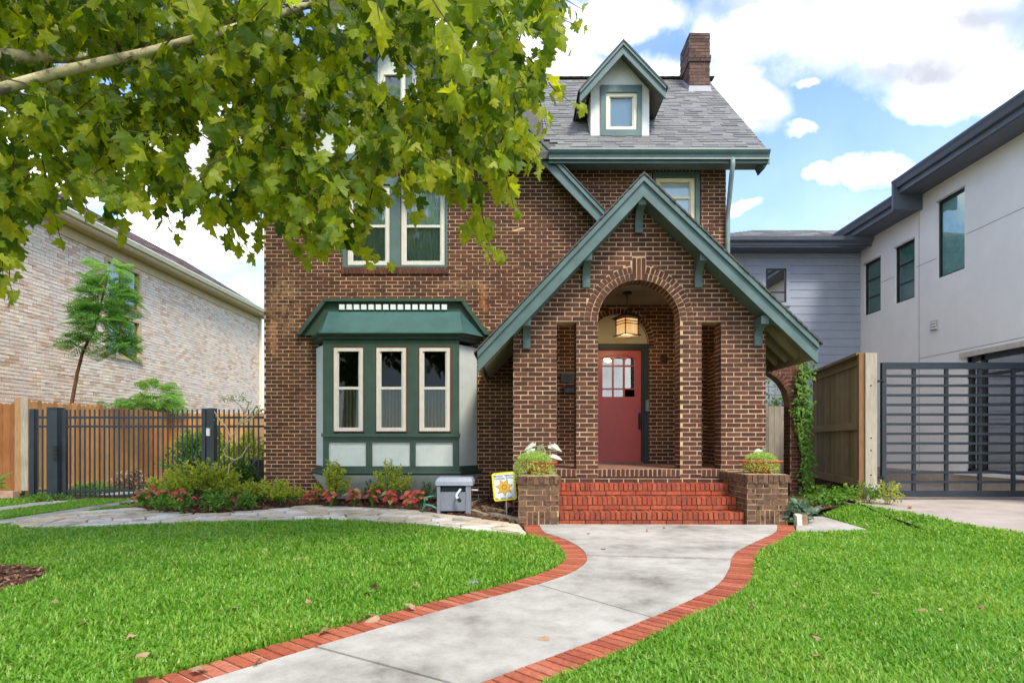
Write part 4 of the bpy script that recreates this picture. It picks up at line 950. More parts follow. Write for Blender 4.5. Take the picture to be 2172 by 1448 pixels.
MB().box(MX+.3, MX+.32, Dm[0], Dm[1], .46, 2.7).build('dark_room', plain('brown_interior', lin(150,124,106), .9), fo)
MB().box(MX-.05, MX+.04, Dm[0], Dm[1]+.1, Dm[3], Dm[3]+.1).build('head_trim', plain('beige_trim', lin(206,198,182), .7), mh); MB().box(MX-.12, MX+.05, Dm[0], Dm[1]+.15, .43, .49).build('threshold', WHITE, mh)
# vent
vy = yD(1983); vz = ZP(690, vy); v = MB().box(MX-.03, MX, vy-.11, vy+.11, vz-.10, vz+.10).build('vent', plain('vent_grey', lin(190,192,196), .6), mh)
for k in range(3): MB().box(MX-.06, MX-.031, vy-.09, vy+.09, vz-.08+k*.06, vz-.05+k*.06).build('louvre', WHITE, v)
# eaves: deep upper one, lower one further back
def eave(ya_, yb, z, xo, nm_):
    MB().box(xo, MX+.2, ya_, yb, z-.03, z).build('soffit', EAVED, mh)
    MB().box(xo-.03, xo, ya_, yb, z-.02, z+.20).build('fascia_board', EAVE, mh)
    return MB().prism([(xo-.03, ya_, z+.27), (xo-.16, ya_, z+.27), (xo-.165, ya_, z+.235), (xo-.13, ya_, z+.18), (xo-.10, ya_, z+.10), (xo-.03, ya_, z+.10)], (0, yb-ya_, 0)).build('gutter', EAVE, mh)
eave(7.3, 13.55, 6.56, 8.40, 0)
eave(13.56, 16.3, 6.25, 8.40, 0)
MB().box(8.25, MX+.2, 13.50, 13.56, 6.2, 6.82).build('eave_end', EAVE, mh)
MB().prism([(8.36, 7.3, 6.80), (12.5, 7.3, 8.6), (12.5, 7.3, 8.4), (8.36, 7.3, 6.66)], (0, 6.26, 0)).build('roof', SHING, mh); MB().prism([(8.36, 13.56, 6.50), (12.5, 13.56, 8.2), (12.5, 13.56, 8.0), (8.36, 13.56, 6.36)], (0, 2.6, 0)).build('roof', SHING, mh)
py_ = yD(2043, 8.7); MB().tube([(8.75, py_, 6.8), (8.75, py_, ZP(284, py_))], .045, 8).build('vent_pipe', EAVED, mh)
# sided wing
wx0_ = 4.6
wg = MB().box(wx0_, MX+.25, Yc+.002, Yc+4, GZ, 6.0).build('sided_wall', SIDING, mh)
sw = F/Yc; wxa, wxb, wza, wzb = XP(1624, Yc), XP(1667, Yc), ZP(642, Yc), ZP(570, Yc)
z = .2
while z < 5.95:
    z1_ = min(z+.205, 5.99)
    iv = [(wx0_, MX-.003)]
    if z1_ > wza-.06 and z < wzb+.06: iv = sub(iv, wxa-.1, wxb+.1)
    for a, b in iv: MB().prism([(a, Yc+.001, z), (a, Yc-.016, z), (a, Yc-.008, z1_-.006), (a, Yc+.001, z1_-.006)], (b-a, 0, 0)).build('plank', SIDING, wg)
    z += .21
f = MB(); f.box(wxa-.1, wxa, Yc-.02, Yc+.02, wza-.06, wzb+.08).box(wxb, wxb+.1, Yc-.02, Yc+.02, wza-.06, wzb+.08).box(wxa, wxb, Yc-.02, Yc+.02, wzb, wzb+.08).box(wxa-.1, wxb+.1, Yc-.05, Yc+.02, wza-.09, wza); f.build('window_trim', SIDING, mh)
f = MB(); t = .035; f.box(wxa, wxa+t, Yc-.03, Yc+.02, wza, wzb).box(wxb-t, wxb, Yc-.03, Yc+.02, wza, wzb).box(wxa+t, wxb-t, Yc-.03, Yc+.02, wza, wza+t).box(wxa+t, wxb-t, Yc-.03, Yc+.02, wzb-t, wzb).box(wxa+t, wxb-t, Yc-.03, Yc+.02, wza+.26, wza+.285)
fo = f.build('window', BLK, mh); MB().box(wxa+t, wxb-t, Yc, Yc+.005, wza+t, wzb-t).build('pane', glassmat('mirror_like_glass', .75, (.3,.34,.36)), fo)
MB().box(wx0_-.3, MX-.1, 15.42, Yc+.03, 5.98, 6.02).build('soffit', EAVED, mh)
MB().box(wx0_-.3, MX-.02, 15.42, 15.46, 6.0, 6.17).build('fascia_board', EAVE, mh); MB().prism([(wx0_-.3, 15.42, 6.22), (wx0_-.3, 15.31, 6.22), (wx0_-.3, 15.33, 6.13), (wx0_-.3, 15.42, 6.08)], (MX-wx0_+.28, 0, 0)).build('gutter', EAVE, mh)
A_ = [Vector(p) for p in ((wx0_-.3, 15.42, 6.18), (MX+3, 15.42, 6.18), (MX+3, 20, 6.18), (wx0_-.3, 20, 6.18))]; B_ = [Vector(p) for p in ((7.15, 17.7, 7.18), (MX+1, 17.7, 7.18), (MX+1, 17.8, 7.18), (7.15, 17.8, 7.18))]
wr = MB().loft(A_, B_).build('wing_roof', SHING, mh)
n_ = (A_[1]-A_[0]).cross(B_[0]-A_[0]).normalized(); ls = shingles(Vector((0, 15.42, 6.18)), X3, Vector((0, 2.28, 1.0)).normalized(), Vector((0, -1, 2.28)).normalized(), 15, .165, lambda s: (wx0_-.3+s*1.05, MX-.4), L=.5)
place_shingles(ls, SHING, wr, 0)
# ------------------------------------------------------------------ ground
def sheet(name, pts, z, m, kind='structure', thick=.0, zf=None):
    q = [Vector((x, y, z if zf is None else zf(x, y))) for x, y in pts]; tri = tessellate_polygon([q]); mm = MB()
    if thick: mm.prism([p-Z3*thick for p in q], (0, 0, thick))
    else: mm.add(q, [tuple(t) if (q[t[1]]-q[t[0]]).cross(q[t[2]]-q[t[0]]).z > 0 else tuple(reversed(t)) for t in tri])
    return mm.build(name, m, None, kind)
sheet('ground', [(-900, -900), (900, -900), (900, 900), (-900, 900)], -.03, plain('far_turf', (.05,.10,.03), .95, .3, .2, .2, 20, .1))
def zr(x): return np.clip((np.asarray(x)-4.35)/.75, 0, 1)*.135
# soil under the lawns: one gently shaped sheet
gx_ = np.r_[np.linspace(-14, 4.2, 30), np.linspace(4.35, 5.08, 8)]; gy_ = np.linspace(-3, 16, 40); V = []; Fc = []
for j, y in enumerate(gy_):
    for i, x in enumerate(gx_): V.append((x, y, float(zr(x))))
for j in range(len(gy_)-1):
    for i in range(len(gx_)-1): a = j*len(gx_)+i; Fc.append((a, a+1, a+len(gx_)+1, a+len(gx_)))
npmesh('lawn', V, Fc, SOIL, None, 'structure', True)
# driveway of the modern house
MB().box(5.08, MX, -3, Yc+.02, -.02, .14).build('driveway', DRIVE, None, 'structure')
# ribbon driveway strips
for a, b in ((-7.1, -6.65), (-8.5, -8.02)): MB().box(a, b, 1, 16, -.01, .02).build('driveway_strip', CONC, None, 'structure')
# ---- front walk
Lout = [(1110,1117),(1120,1136),(1158,1150),(1188,1168),(1199,1187),(1188,1203),(1150,1222),(1050,1252),(900,1290),(700,1345),(500,1402),(340,1448),(180,1492)]
Rin = [(1648,1117),(1645,1133),(1612,1150),(1567,1173),(1552,1190),(1546,1213),(1521,1248),(1450,1288),(1300,1353),(1057,1448),(930,1492)]
Lw, Ll = smooth_line([G(*p) for p in Lout], 400); Rw, Rl = smooth_line([G(*p) for p in Rin], 400)
def offs(c, d):
    t = np.gradient(c, axis=0); t /= np.hypot(t[:,0], t[:,1])[:,None]; return c+np.c_[-t[:,1], t[:,0]]*d
Lin = offs(Lw, .2); Rout = offs(Rw, .2)
if abs(Lin[200,0]) > abs(Lw[200,0]) and Lin[200,0] < Lw[200,0]: Lin = offs(Lw, -.2)
if Rout[200,0] < Rw[200,0]: Rout = offs(Rw, -.2)
walk = [tuple(p) for p in Lin[::6]]+[tuple(p) for p in Rw[::-6]]
ZW = .03
# slabs: the walk split at its joints, each a little apart and uneven
joints = [((1230,1184),(1600,1194)), ((1150,1250),(1420,1330)), ((620,1369),(905,1448))]
def cutpoly(poly, a, b, side):
    """half plane clip: keep points with side*cross>=0"""
    f = lambda p: ((b[0]-a[0])*(p[1]-a[1])-(b[1]-a[1])*(p[0]-a[0]))*side; out = []
    for i in range(len(poly)):
        p, q = poly[i], poly[(i+1) % len(poly)]; fp, fq = f(p), f(q)
        if fp >= 0: out.append(p)
        if (fp >= 0) != (fq >= 0): t = fp/(fp-fq); out.append((p[0]+(q[0]-p[0])*t, p[1]+(q[1]-p[1])*t))
    return out
def shiftl(a, b, d):
    n = np.array([-(b[1]-a[1]), b[0]-a[0]]); n /= np.hypot(*n); return tuple(np.array(a)+n*d), tuple(np.array(b)+n*d)
slabs = []; rem = walk
for k, (p, q) in enumerate(joints):
    a, b = G(*p), G(*q); gap = .05 if k == 0 else .016
    a1, b1 = shiftl(a, b, gap/2); a2, b2 = shiftl(a, b, -gap/2)
    slabs.append(cutpoly(rem, a1, b1, 1)); rem = cutpoly(rem, a2, b2, -1)
slabs.append(rem)
wk = sheet('front_walk', walk, ZW-.012, plain('dark_joint_soil', lin(96,82,66), .95, .3, 20, .5, 90, .1))
for k, s in enumerate(slabs):
    q = [Vector((x, y, ZW-.06)) for x, y in s]; MB().prism(q, (0, 0, .06+[.006,0,.002,0][k])).build('concrete_slab', CONC, wk)
# brick border of the walk
def border(name, inner, outer, length, label):
    t = sheet(name, [tuple(p) for p in np.r_[inner[::5], outer[::-5]]], ZW-.009, EDGEM); n = int(length/.0705); bb = Bricks()
    for k in range(n):
        i = (k+.5)/n*399; f = lambda c: np.array([np.interp(i, range(400), c[:,0]), np.interp(i, range(400), c[:,1])])
        a, b = f(inner), f(outer); c = (a+b)/2; u = b-a; u = u/np.hypot(*u); v = np.array([-u[1], u[0]])
        j0, j1 = max(0, i-2), min(399, i+2); pitch = length/n
        bb.put((c[0], c[1], ZW-.03+random.uniform(-.001, .004)), Vector((u[0], u[1], 0))*.196, Vector((v[0], v[1], 0))*(pitch-.014), Z3*.06, .0008)
    bb.single('brick', EDGEB, t, bb.b); return t
border('brick_border', Lw, Lin, Ll, ''); border('brick_border', Rw, Rout, Rl, '')
pad = [G(*p) for p in ((1690,1117),(1693,1100),(1745,1099),(1842,1128),(1760,1131),(1688,1133))]
sheet('side_pad', pad, ZW, CONC, thick=.05)
# ---- bed of mulch in front of the bay, and at the side
bedpx = [(250,1072),(285,1079),(330,1087),(430,1093),(500,1089),(600,1081),(660,1076),(760,1078),(850,1083),(925,1092),(1000,1102),(1100,1117),(1104,1060)]
bed = [G(*p) for p in bedpx]+[(0.0, 9.2), (-.1, WY-.02), (XL, WY-.02), (XL-.3, 11.2), (-5.8, 11.2)]
sheet('mulch_bed', bed, .035, MULCH)
bed2 = [G(*p) for p in ((1690,1098),(1740,1096),(1800,1082),(1850,1075))]+[(5.9, 10.2), (5.9, 11.15), (3.55, 11.15), (3.55, 8.5)]
sheet('mulch_bed', bed2, .10, MULCH)
ring_c = (-4.50, 4.50); rad_ = .83
sheet('mulch_ring', [(ring_c[0]+rad_*math.cos(g)*(1+.05*math.sin(3*g)), ring_c[1]+rad_*math.sin(g)) for g in np.linspace(0, 2*math.pi, 40, endpoint=False)], .025, MULCH)
def scatter_poly(poly, n, seed=0):
    r = np.random.default_rng(seed); p = np.array(poly); lo, hi = p.min(0), p.max(0); out = np.zeros((0, 2))
    while len(out) < n:
        q = r.uniform(lo, hi, (n*2, 2)); q = q[inpoly(q[:,0], q[:,1], poly)]; out = np.r_[out, q]
    return out[:n]
cb_ = Bricks()
ringp = [(ring_c[0]+.8*math.cos(g), ring_c[1]+.8*math.sin(g)) for g in np.linspace(0, 2*math.pi, 24, endpoint=False)]
for poly, n, z in ((bed, 2600, .045), (bed2, 900, .11), (ringp, 900, .035)):
    for x, y in scatter_poly(poly, n, n):
        a, e = random.random()*6.28, random.gauss(0, .3); u = Vector((math.cos(a), math.sin(a), e)).normalized(); v = u.cross(Z3).normalized(); l = random.uniform(.025, .075)
        cb_.b.append((Vector((x, y, z+random.uniform(0, .012))), u*l, v*random.uniform(.008, .02), u.cross(v)*.006))
cb_.joined('mulch_chips', MULCHC, None)
# ---- flagstone path: irregular stones cut from cells
flag_top = [(20,1118),(70,1104),(150,1093),(232,1084),(290,1080),(335,1088),(430,1094.5),(500,1090.5),(600,1082.5),(660,1077.5),(760,1079.5),(850,1084.5),(925,1094),(1000,1104),(1100,1119)]
flag_bot = [(1116,1139),(1000,1131),(900,1118),(760,1108),(640,1106),(560,1108),(400,1114),(250,1119),(120,1123),(30,1124)]
fl = [G(*p) for p in flag_top+flag_bot]
fp = sheet('flagstone_path', fl, .022, plain('grey_path_mortar', lin(128,120,104), .95, .25, 6, .5, 60, .1))
seeds = scatter_poly(fl, 330, 5)
keep = [seeds[0]]
for s in seeds[1:]:
    if min(np.hypot(*(s-k)*np.array([.62, 1.0])) for k in keep) > .17: keep.append(s)
keep = np.array(keep)
FLAG = brickmat('tan_grey_flagstone', [lin(206,198,182), lin(214,200,174), lin(196,188,174), lin(220,212,198), lin(200,184,156), lin(224,218,208)], .9, lin(150,138,118), .7, 3, .5, .68)
for i, s in enumerate(keep):
    cell = fl
    for j in np.argsort(np.hypot(*(keep-s).T))[1:14]:
        o = keep[j]; mid = (s+o)/2; d = o-s; d = d/np.hypot(*d); mid = mid-d*.009; t = np.array([-d[1], d[0]])
        cell = cutpoly(cell, tuple(mid), tuple(mid+t), 1)
        if len(cell) < 3: break
    if len(cell) < 3: continue
    # keep the loop containing the seed convex enough, wobble the outline
    c = [np.array(p)+rng.normal(0, .008, 2) for p in cell]; z1 = .04+random.uniform(0, .014); ce = np.mean(c, axis=0)
    lo = [Vector((*(ce+(p-ce)*1.0), .01)) for p in c]; hi = [Vector((*(ce+(p-ce)*.97), z1+random.uniform(-.004, .004))) for p in c]
    m = MB(); n = len(c); tri = tessellate_polygon([hi]); m.add(lo+hi, [(k, (k+1) % n, (k+1) % n+n, k+n) for k in range(n)]+[tuple(a+n for a in t) for t in tri]); m.build('stone', FLAG, fp)
# low edging stones by the pedestal
ES = plain('mossy_edging_stone', lin(176,164,136), .95, .3, 10, .5, 50, .1)
for k, (a, b, h0) in enumerate((((956,1094),(993,1090.5),.035), ((996,1091),(1026,1099),.075), ((1030,1097),(1066,1106),.085), ((1069,1105),(1098,1114),.085), ((998,1080),(1030,1066),.10), ((1019,1081),(1072,1092),.07))):
    A2, B2 = G(a[0], a[1]), G(b[0], b[1]); m = MB(); d = Vector((B2[0]-A2[0], B2[1]-A2[1], 0)); n = Vector((-d.y, d.x, 0)).normalized()*.085
    A3, B3 = Vector((*A2, -.01)), Vector((*B2, -.01))
    lo = [A3, B3, B3+n, A3+n]; hi = [p+Z3*(h0+.01+random.uniform(-.012, .008))+(n*.1 if i < 2 else -n*.15)+d*.02*(1 if i in (0, 3) else -1) for i, p in enumerate(lo)]
    m.loft(lo, hi); o = m.build('edging_stone', ES)
    tag(o, ['flat low edging stone in front of the grey hose box', 'first upright edging stone right of the grey hose box', 'middle upright edging stone of the row under the yard sign', 'edging stone touching the stair pedestal under the yard sign', 'tilted loose stone lying beside the hose box leg', 'long half buried stone behind the upright edging stones'][k], 'stone', 'edging stones of the mulch bed')
# ---- black edging board between the lawns
pts = [G(p[0], p[1], .06) for p in ((1792,1073),(1835,1088),(1880,1105),(1925,1118),(1960,1129))]
m = MB()
for a, b in zip(pts[:-1], pts[1:]): m.bar((a[0], a[1], float(zr(a[0]))+.015), (b[0], b[1], float(zr(b[0]))+.015), .010, .085)
tag(m.build('edging_board', plain('black_edging_board', lin(46,38,30), .8, .2)), 'thin black edging board between the lawn and the verge by the driveway', 'edging')

# ------------------------------------------------------------------ lawn grass
lawnL = [G(*p) for p in ((-500,1113),(-60,1112),(20,1119),(60,1125),(200,1122),(400,1115),(560,1109),(640,1107),(760,1109),(900,1119),(1000,1132),(1108,1141))]
Lc = offs(Lw, .0)
sel = Lw[(Lw[:,1] < G(0,1140)[1])]
lawnL += [tuple(p) for p in sel[::6]]+[(-1.75, 2.35), (-5.6, 2.3), (-9.5, 5.6)]
selR = Rout[(Rout[:,1] < G(0,1128)[1])]
lawnR = [tuple(p) for p in selR[::-6]][::-1]
lawnR = [tuple(p) for p in selR[::6]][::-1]+[G(1690,1134), G(1760,1132.5), G(1848,1129), G(1748,1097), G(1790,1092), (4.75, 9.0, )[:2], (5.08, 9.2), (5.08, 2.3)]
strip = [(-6.63, 4.5), (-6.63, 11.2), (-5.9, 11.2), G(290,1078), G(232,1083), G(150,1092), G(70,1103), G(20,1117), (-6.63, 7.6)]
mid = [(-8.0, 5.5), (-7.12, 5.5), (-7.12, 11.9), (-8.0, 11.9)]
far_ = [(-11.4, 8), (-8.52, 8), (-8.52, 11.4), (-9.0, 11.5), (-11.4, 11.4)]
def blades(poly, n, hmin, hmax, seed, zf=None, falloff=1.0, exclude=None, wid=(.0035, .006)):
    r = np.random.default_rng(seed); p = np.array(poly); lo, hi = p.min(0), p.max(0); out = np.zeros((0, 2))
    while len(out) < n:
        q = r.uniform(lo, hi, (400000, 2)); q = q[r.random(len(q)) < (2.6/np.maximum(q[:,1], 2.6))**falloff]; q = q[inpoly(q[:,0], q[:,1], poly)]
        if exclude is not None: q = q[~exclude(q[:,0], q[:,1])]
        out = np.r_[out, q]
    out = out[:n]; N = n; x, y = out.T
    cl = (np.sin(x*5.1+1.7*np.sin(y*3.3))+np.sin(y*6.7+2*np.sin(x*2.9))+np.sin(x*13+y*11))/3
    gr_ = r.random((60, 60)); gi = (x*2.3+30) % 58; gj = (y*2.3) % 58; i0, j0 = gi.astype(int), gj.astype(int); fi, fj = gi-i0, gj-j0
    cl = (gr_[i0,j0]*(1-fi)*(1-fj)+gr_[i0+1,j0]*fi*(1-fj)+gr_[i0,j0+1]*(1-fi)*fj+gr_[i0+1,j0+1]*fi*fj)*2-1
    h = r.uniform(hmin*.7, hmax, N)*(1+.30*cl); a = r.uniform(0, 2*np.pi, N); le = r.uniform(.15, .95, N); d = np.c_[np.cos(a), np.sin(a), np.zeros(N)]
    far = np.clip(y/4, 1, 2.6); w = r.uniform(*wid, N)*far*.9+.001
    sd_ = np.c_[-np.sin(a), np.cos(a), np.zeros(N)]; b = np.c_[x, y, np.zeros(N) if zf is None else zf(x)]
    up = np.array([0, 0, 1.0]); m1 = b+up*(h*.62)[:,None]+d*(h*.22*le)[:,None]; t = b+up*(h*(1.0-.25*le))[:,None]+d*(h*.85*le)[:,None]
    V = np.stack([b-sd_*w[:,None]*.7, b+sd_*w[:,None]*.7, m1+sd_*w[:,None], m1-sd_*w[:,None], t], 1)
    base = np.arange(N)[:,None]*5; T = np.concatenate([base+np.array([[0,1,2]]), base+np.array([[0,2,3]]), base+np.array([[3,2,4]])])
    return V.reshape(-1, 3), T
inring = lambda x, y: np.hypot(x-ring_c[0], y-ring_c[1]) < rad_
GV, GT = [], []; off_ = 0
for a in ((lawnL, 200000, .045, .085, 1, None, 1.5, inring), (lawnR, 170000, .045, .082, 2, zr, 1.5, None), (strip, 16000, .03, .06, 3, None, .5, None), (mid, 20000, .03, .06, 4, None, .5, None), (far_, 9000, .03, .06, 5, None, .5, None)):
    v, t = blades(*a[:5], zf=a[5], falloff=a[6], exclude=a[7]); GV.append(v); GT.append(t+off_); off_ += len(v)
gr_obj = npmesh('grass', np.concatenate(GV), np.concatenate(GT), GRASS, None, 'stuff')

# ------------------------------------------------------------------ fallen leaves
def sycleaf():
    R = [(0,0),(.08,-.05),(.24,-.12),(.30,.00),(.30,.10),(.46,.14),(.62,.30),(.47,.33),(.50,.42),(.36,.44),(.24,.46),(.28,.58),(.36,.66),(.22,.72),(.16,.80),(0,1.0)]
    o = R+[(-x, y) for x, y in R[-2:0:-1]]; return np.array(o)
SY = sycleaf()
def leafgeo(fold=.25, curl=.25, seed=0):
    r = np.random.default_rng(seed); o = SY.copy(); o[1:, :] += r.normal(0, .02, o[1:].shape)
    V = np.r_[[[0, .36]], o]; z = -fold*np.abs(V[:,0])-curl*(V[:,1]**2)*.5+.10*np.sin(V[:,0]*5+r.random()*6)*.5
    V3 = np.c_[V, z]; n = len(o); T = [(0, 1+i, 1+(i+1) % n) for i in range(n)]
    k = len(V3); V3 = np.r_[V3, [[-.012,.02,0],[.012,.02,0],[.01,-.34,.10],[-.01,-.34,.10]]]; T += [(k,k+1,k+2),(k,k+2,k+3)]
    return V3, np.array(T)
LG = [leafgeo(f, c, s) for f, c, s in ((.2,.5,1),(.5,.3,2),(.62,.8,3),(.38,1.05,4))]
def leafmesh(k, m, nm):
    me = bpy.data.meshes.new(nm); me.from_pydata([tuple(v) for v in LG[k][0]], [], [tuple(int(i) for i in t) for t in LG[k][1]]); me.materials.append(m); return me
dm = [leafmesh(k, DRYL, 'fallen_leaf') for k in range(4)]
def fallen(px, py, z, label, group, size=.056):
    x, y = G(px, py, z); o = bpy.data.objects.new('fallen_leaf', random.choice(dm)); COL.objects.link(o); s = size*random.uniform(.6, 1.25); o.scale = (s, s, s)
    o.location = (x, y, z+float(zr(x)) if px > 1500 else z); o.rotation_euler = (random.gauss(0, .4), random.gauss(0, .5), random.uniform(0, 6.3)); tag(o, label, 'leaf', group)
for x, y in ((232,1168),(350,1166),(368,1190),(322,1132),(605,1193),(630,1200),(610,1228),(715,1245),(737,1240),(650,1278),(540,1268),(275,1350),(180,1320),(290,1388),(325,1388),(108,1280),(780,1255),(790,1248),(770,1170),(830,1195),(850,1190),(560,1165),(640,1182),(880,1240),(505,1288),(470,1292),(690,1310),(520,1142),(425,1138),(570,1135)):
    fallen(x, y, .05, 'dry brown leaf lying in the shaded lawn under the tree', 'dry leaves on the shaded lawn')
for x, y in ((1705,1280),(1740,1230),(1560,1300),(1600,1285),(1735,1345),(1740,1352),(1850,1255),(1960,1290),(1990,1290),(2080,1288),(2115,1305),(1625,1350),(1740,1390),(1840,1420),(1755,1415),(1470,1430),(1685,1240),(1670,1280),(2100,1420),(1905,1180),(2010,1390)):
    fallen(x, y, .05, 'dry tan leaf lying in the sunny lawn beside the driveway verge', 'dry leaves on the sunny lawn')
for x, y, w_ in ((1283,1163,'curled dry leaf in the middle of the slab below the steps'),(1250,1130,'small dry leaf on the slab near the left stair pedestal'),(1370,1124,'yellowish dry leaf lying at the foot of the lowest red step'),(1410,1118,'tiny leaf tight against the lowest red step'),(1147,1352,'lone bit of leaf on the nearest wide slab of the front walk')): fallen(x, y, .045, w_, 'dry leaves on the front walk', .06)
for x, y in ((870,1287),(800,1305),(552,1393),(770,1310),(790,1305),(688,1330),(425,1410),(285,1444),(880,1283)): fallen(x, y, .06, 'curled dry leaf caught along the brick border of the walk', 'dry leaves along the brick border', .08)
fallen(1927, 1091, .17, 'tan leaf on the verge nearer to the fence footing and weeds', 'tan leaves on the driveway verge', .06); fallen(1976, 1101, .17, 'large folded tan leaf on the verge below the slatted gate', 'tan leaves on the driveway verge', .075)
# solar marker by the border
gx2, gy2 = G(1017, 1251); o = MB().lathe([(0,.03),(.03,.03),(.045,.02),(.048,0)], (gx2-.05, gy2+.05, .03), 18).build('path_light', plain('grey_light_cap', lin(120,130,136), .3, .1)); tag(o, 'small round grey path light sunk in the lawn at the brick border', 'path light')

# ------------------------------------------------------------------ cedar fence
FX = -10.02
cf = thing('cedar_fence', 'orange cedar plank fence running back along the whitewashed house', 'fence', (FX, 14, 0))
y = 12.45; k = 0
while y < 17.6:
    w = .14; tz = 1.93+random.uniform(-.02, .02)
    MB().prism([(FX-.01, y, .1), (FX-.01, y+w, .1), (FX-.01, y+w, tz-.03), (FX-.01, y+w*.75, tz), (FX-.01, y+w*.25, tz), (FX-.01, y, tz-.03)], (.02, 0, 0)).build('plank', CEDAR, cf); y += w+.004
MB().box(FX-.012, FX+.03, 12.45, 17.6, .0, .13).build('kick_board', CEDAR, cf)
x = FX
while x < -6.2:
    w = .14; tz = 1.90+random.uniform(-.02, .02); MB().prism([(x, 17.62, .1), (x+w, 17.62, .1), (x+w, 17.62, tz-.03), (x+w*.7, 17.62, tz), (x+w*.3, 17.62, tz), (x, 17.62, tz-.03)], (0, .02, 0)).build('plank', CEDAR, cf); x += w+.004
MB().box(FX, -4.6, 17.65, 17.68, 0, 1.85).build('plank', CEDAR, cf) if 0 else None
cr_ = thing('corner_fence', 'dark orange cedar fence panel at the left edge of the view', 'fence', (-10.6, 12.42, 0))
x = -11.6
while x < FX-.1:
    w = .14; tz = 1.86+random.uniform(-.02, .02); MB().prism([(x, 12.42, .1), (x+w, 12.42, .1), (x+w, 12.42, tz-.03), (x+w*.7, 12.42, tz), (x+w*.3, 12.42, tz), (x, 12.42, tz-.03)], (0, .02, 0)).build('plank', CEDARD, cr_); x += w+.004
MB().box(FX-.16, FX-.02, 12.38, 12.44, .05, 1.98).build('corner_board', CEDAR, cr_); MB().box(FX-.02, FX+.12, 12.36, 12.38, .1, 1.97).build('corner_board', PALEW, cr_)
o = MB().bar((-11.5, 11.9, .06), (-9.75, 11.9, .06), .16, .14).build('timber_edging', plain('pinkish_timber', lin(190,150,126), .9, .2)); tag(o, 'pinkish timber edging lying below the corner of the cedar fence', 'timber')

# ------------------------------------------------------------------ black metal fence with gate
MY = 11.35; ms = F/MY; mx = lambda p: XP(p, MY); mz = lambda p: ZP(p, MY)
def pickets(parent, p0, p1, step, zb, zt):
    p = p0
    while p < p1: MB().box(mx(p)-.010, mx(p)+.010, MY-.01, MY+.01, zb, zt).build('picket', DARKM, parent); p += step
def rails(parent, p0, p1, zs):
    for z in zs: MB().box(mx(p0), mx(p1), MY-.018, MY+.018, z-.02, z+.02).build('rail', DARKM, parent)
rz_ = (mz(885), mz(904), mz(1040))
t = thing('metal_fence', 'short black picket fence section between the cedar fence and the gate post', 'fence', (mx(90), MY, 0)); MB().box(mx(66), mx(76), MY-.045, MY+.045, 0, mz(867)).build('post', DARKM, t); pickets(t, 80, 106, 10.3, mz(1052), mz(868)); rails(t, 76, 108, rz_)
t = thing('gate_post', 'thick slate black steel gate post with a latch', 'post', (mx(119), MY, 0)); MB().box(mx(108), mx(129), MY-.09, MY+.09, 0, mz(867)).box(mx(107), mx(130), MY-.1, MY+.1, mz(867), mz(864)).build('post_body', DARKM, t)
m = MB()
for z in (945, 953, 961, 969): m.box(mx(122), mx(132), MY-.13, MY-.09, mz(z+3), mz(z))
m.build('hinge', BRONZE, t)
t = thing('driveway_gate', 'wide black picket gate across the ribbon driveway', 'gate', (mx(285), MY, 0)); MB().box(mx(134), mx(142), MY-.03, MY+.03, .05, mz(868)).build('stile', DARKM, t); MB().box(mx(429), mx(437), MY-.03, MY+.03, .05, mz(866)).build('stile', DARKM, t); pickets(t, 149, 426, 10.35, mz(1053), mz(868)); rails(t, 142, 429, rz_)
MB().box(mx(140), mx(430), MY+.03, MY+.05, .02, .10).build('kick_strip', plain('rusty_strip', lin(86,70,60), .8, .2), t)
t = thing('gate_post', 'slim black steel post with a small white box next to the flowering shrubs', 'post', (mx(450), MY, 0)); MB().box(mx(442), mx(457), MY-.065, MY+.065, 0, mz(866)).build('post_body', DARKM, t); MB().box(mx(443), mx(450), MY-.10, MY-.066, mz(924), mz(908)).build('box', plain('white_plastic', lin(214,216,214), .4, .03), t)
t = thing('metal_fence', 'black picket fence section joining the brick house corner', 'fence', (mx(505), MY, 0)); pickets(t, 465, 556, 10.4, mz(1040), mz(868)); rails(t, 457, 560, rz_)

# ------------------------------------------------------------------ weathered fence and steel gate beside the driveway
wf = thing('weathered_fence', 'tall weathered plank fence with mossy rails between house and driveway', 'fence', (6.1, 11.5, 0))
A2, B2 = np.array([XP(1832, 10.05), 10.05]), np.array([XP(1722, 13.2), 13.2]); dv = B2-A2; ln = np.hypot(*dv); dv /= ln
def wp(s, o, z): q = A2+dv*s+np.array([-dv[1], dv[0]])*o; return Vector((q[0], q[1], z))
if wp(0, .1, 0).x > A2[0]: _s = 1
else: _s = -1
topz = 2.50; s = .03
while s < ln:
    w = .145; MB().prism([wp(s, _s*.045, .28), wp(s+w, _s*.045, .28), wp(s+w, _s*.045, topz), wp(s, _s*.045, topz)], wp(0, _s*.065, 0)-wp(0, _s*.045, 0)).build('plank', GREYW, wf); s += w+.005
for z0, z1 in ((.33, .46), (1.29, 1.42), (2.38, 2.5)): MB().prism([wp(0, 0, z0), wp(0, _s*.042, z0), wp(0, _s*.042, z1), wp(0, 0, z1)], wp(ln, 0, 0)-wp(0, 0, 0)).build('rail', GREYW, wf)
MB().prism([wp(-.06, -.09, topz), wp(-.06, .13, topz), wp(-.06, .13, topz+.045), wp(-.06, -.09, topz+.045)], wp(ln, 0, 0)-wp(0, 0, 0)).build('cap_rail', GREYW, wf)
MB().prism([wp(0, _s*.02, -.05), wp(0, _s*.05, -.05), wp(0, _s*.05, .31), wp(0, _s*.02, .31)], wp(ln, 0, 0)-wp(0, 0, 0)).build('kick_board', plain('damp_dark_board', lin(92,74,50), .9, .25, 6, .3, 30, .1), wf)
WPY = 10.0; wpx = lambda p: XP(p, WPY)
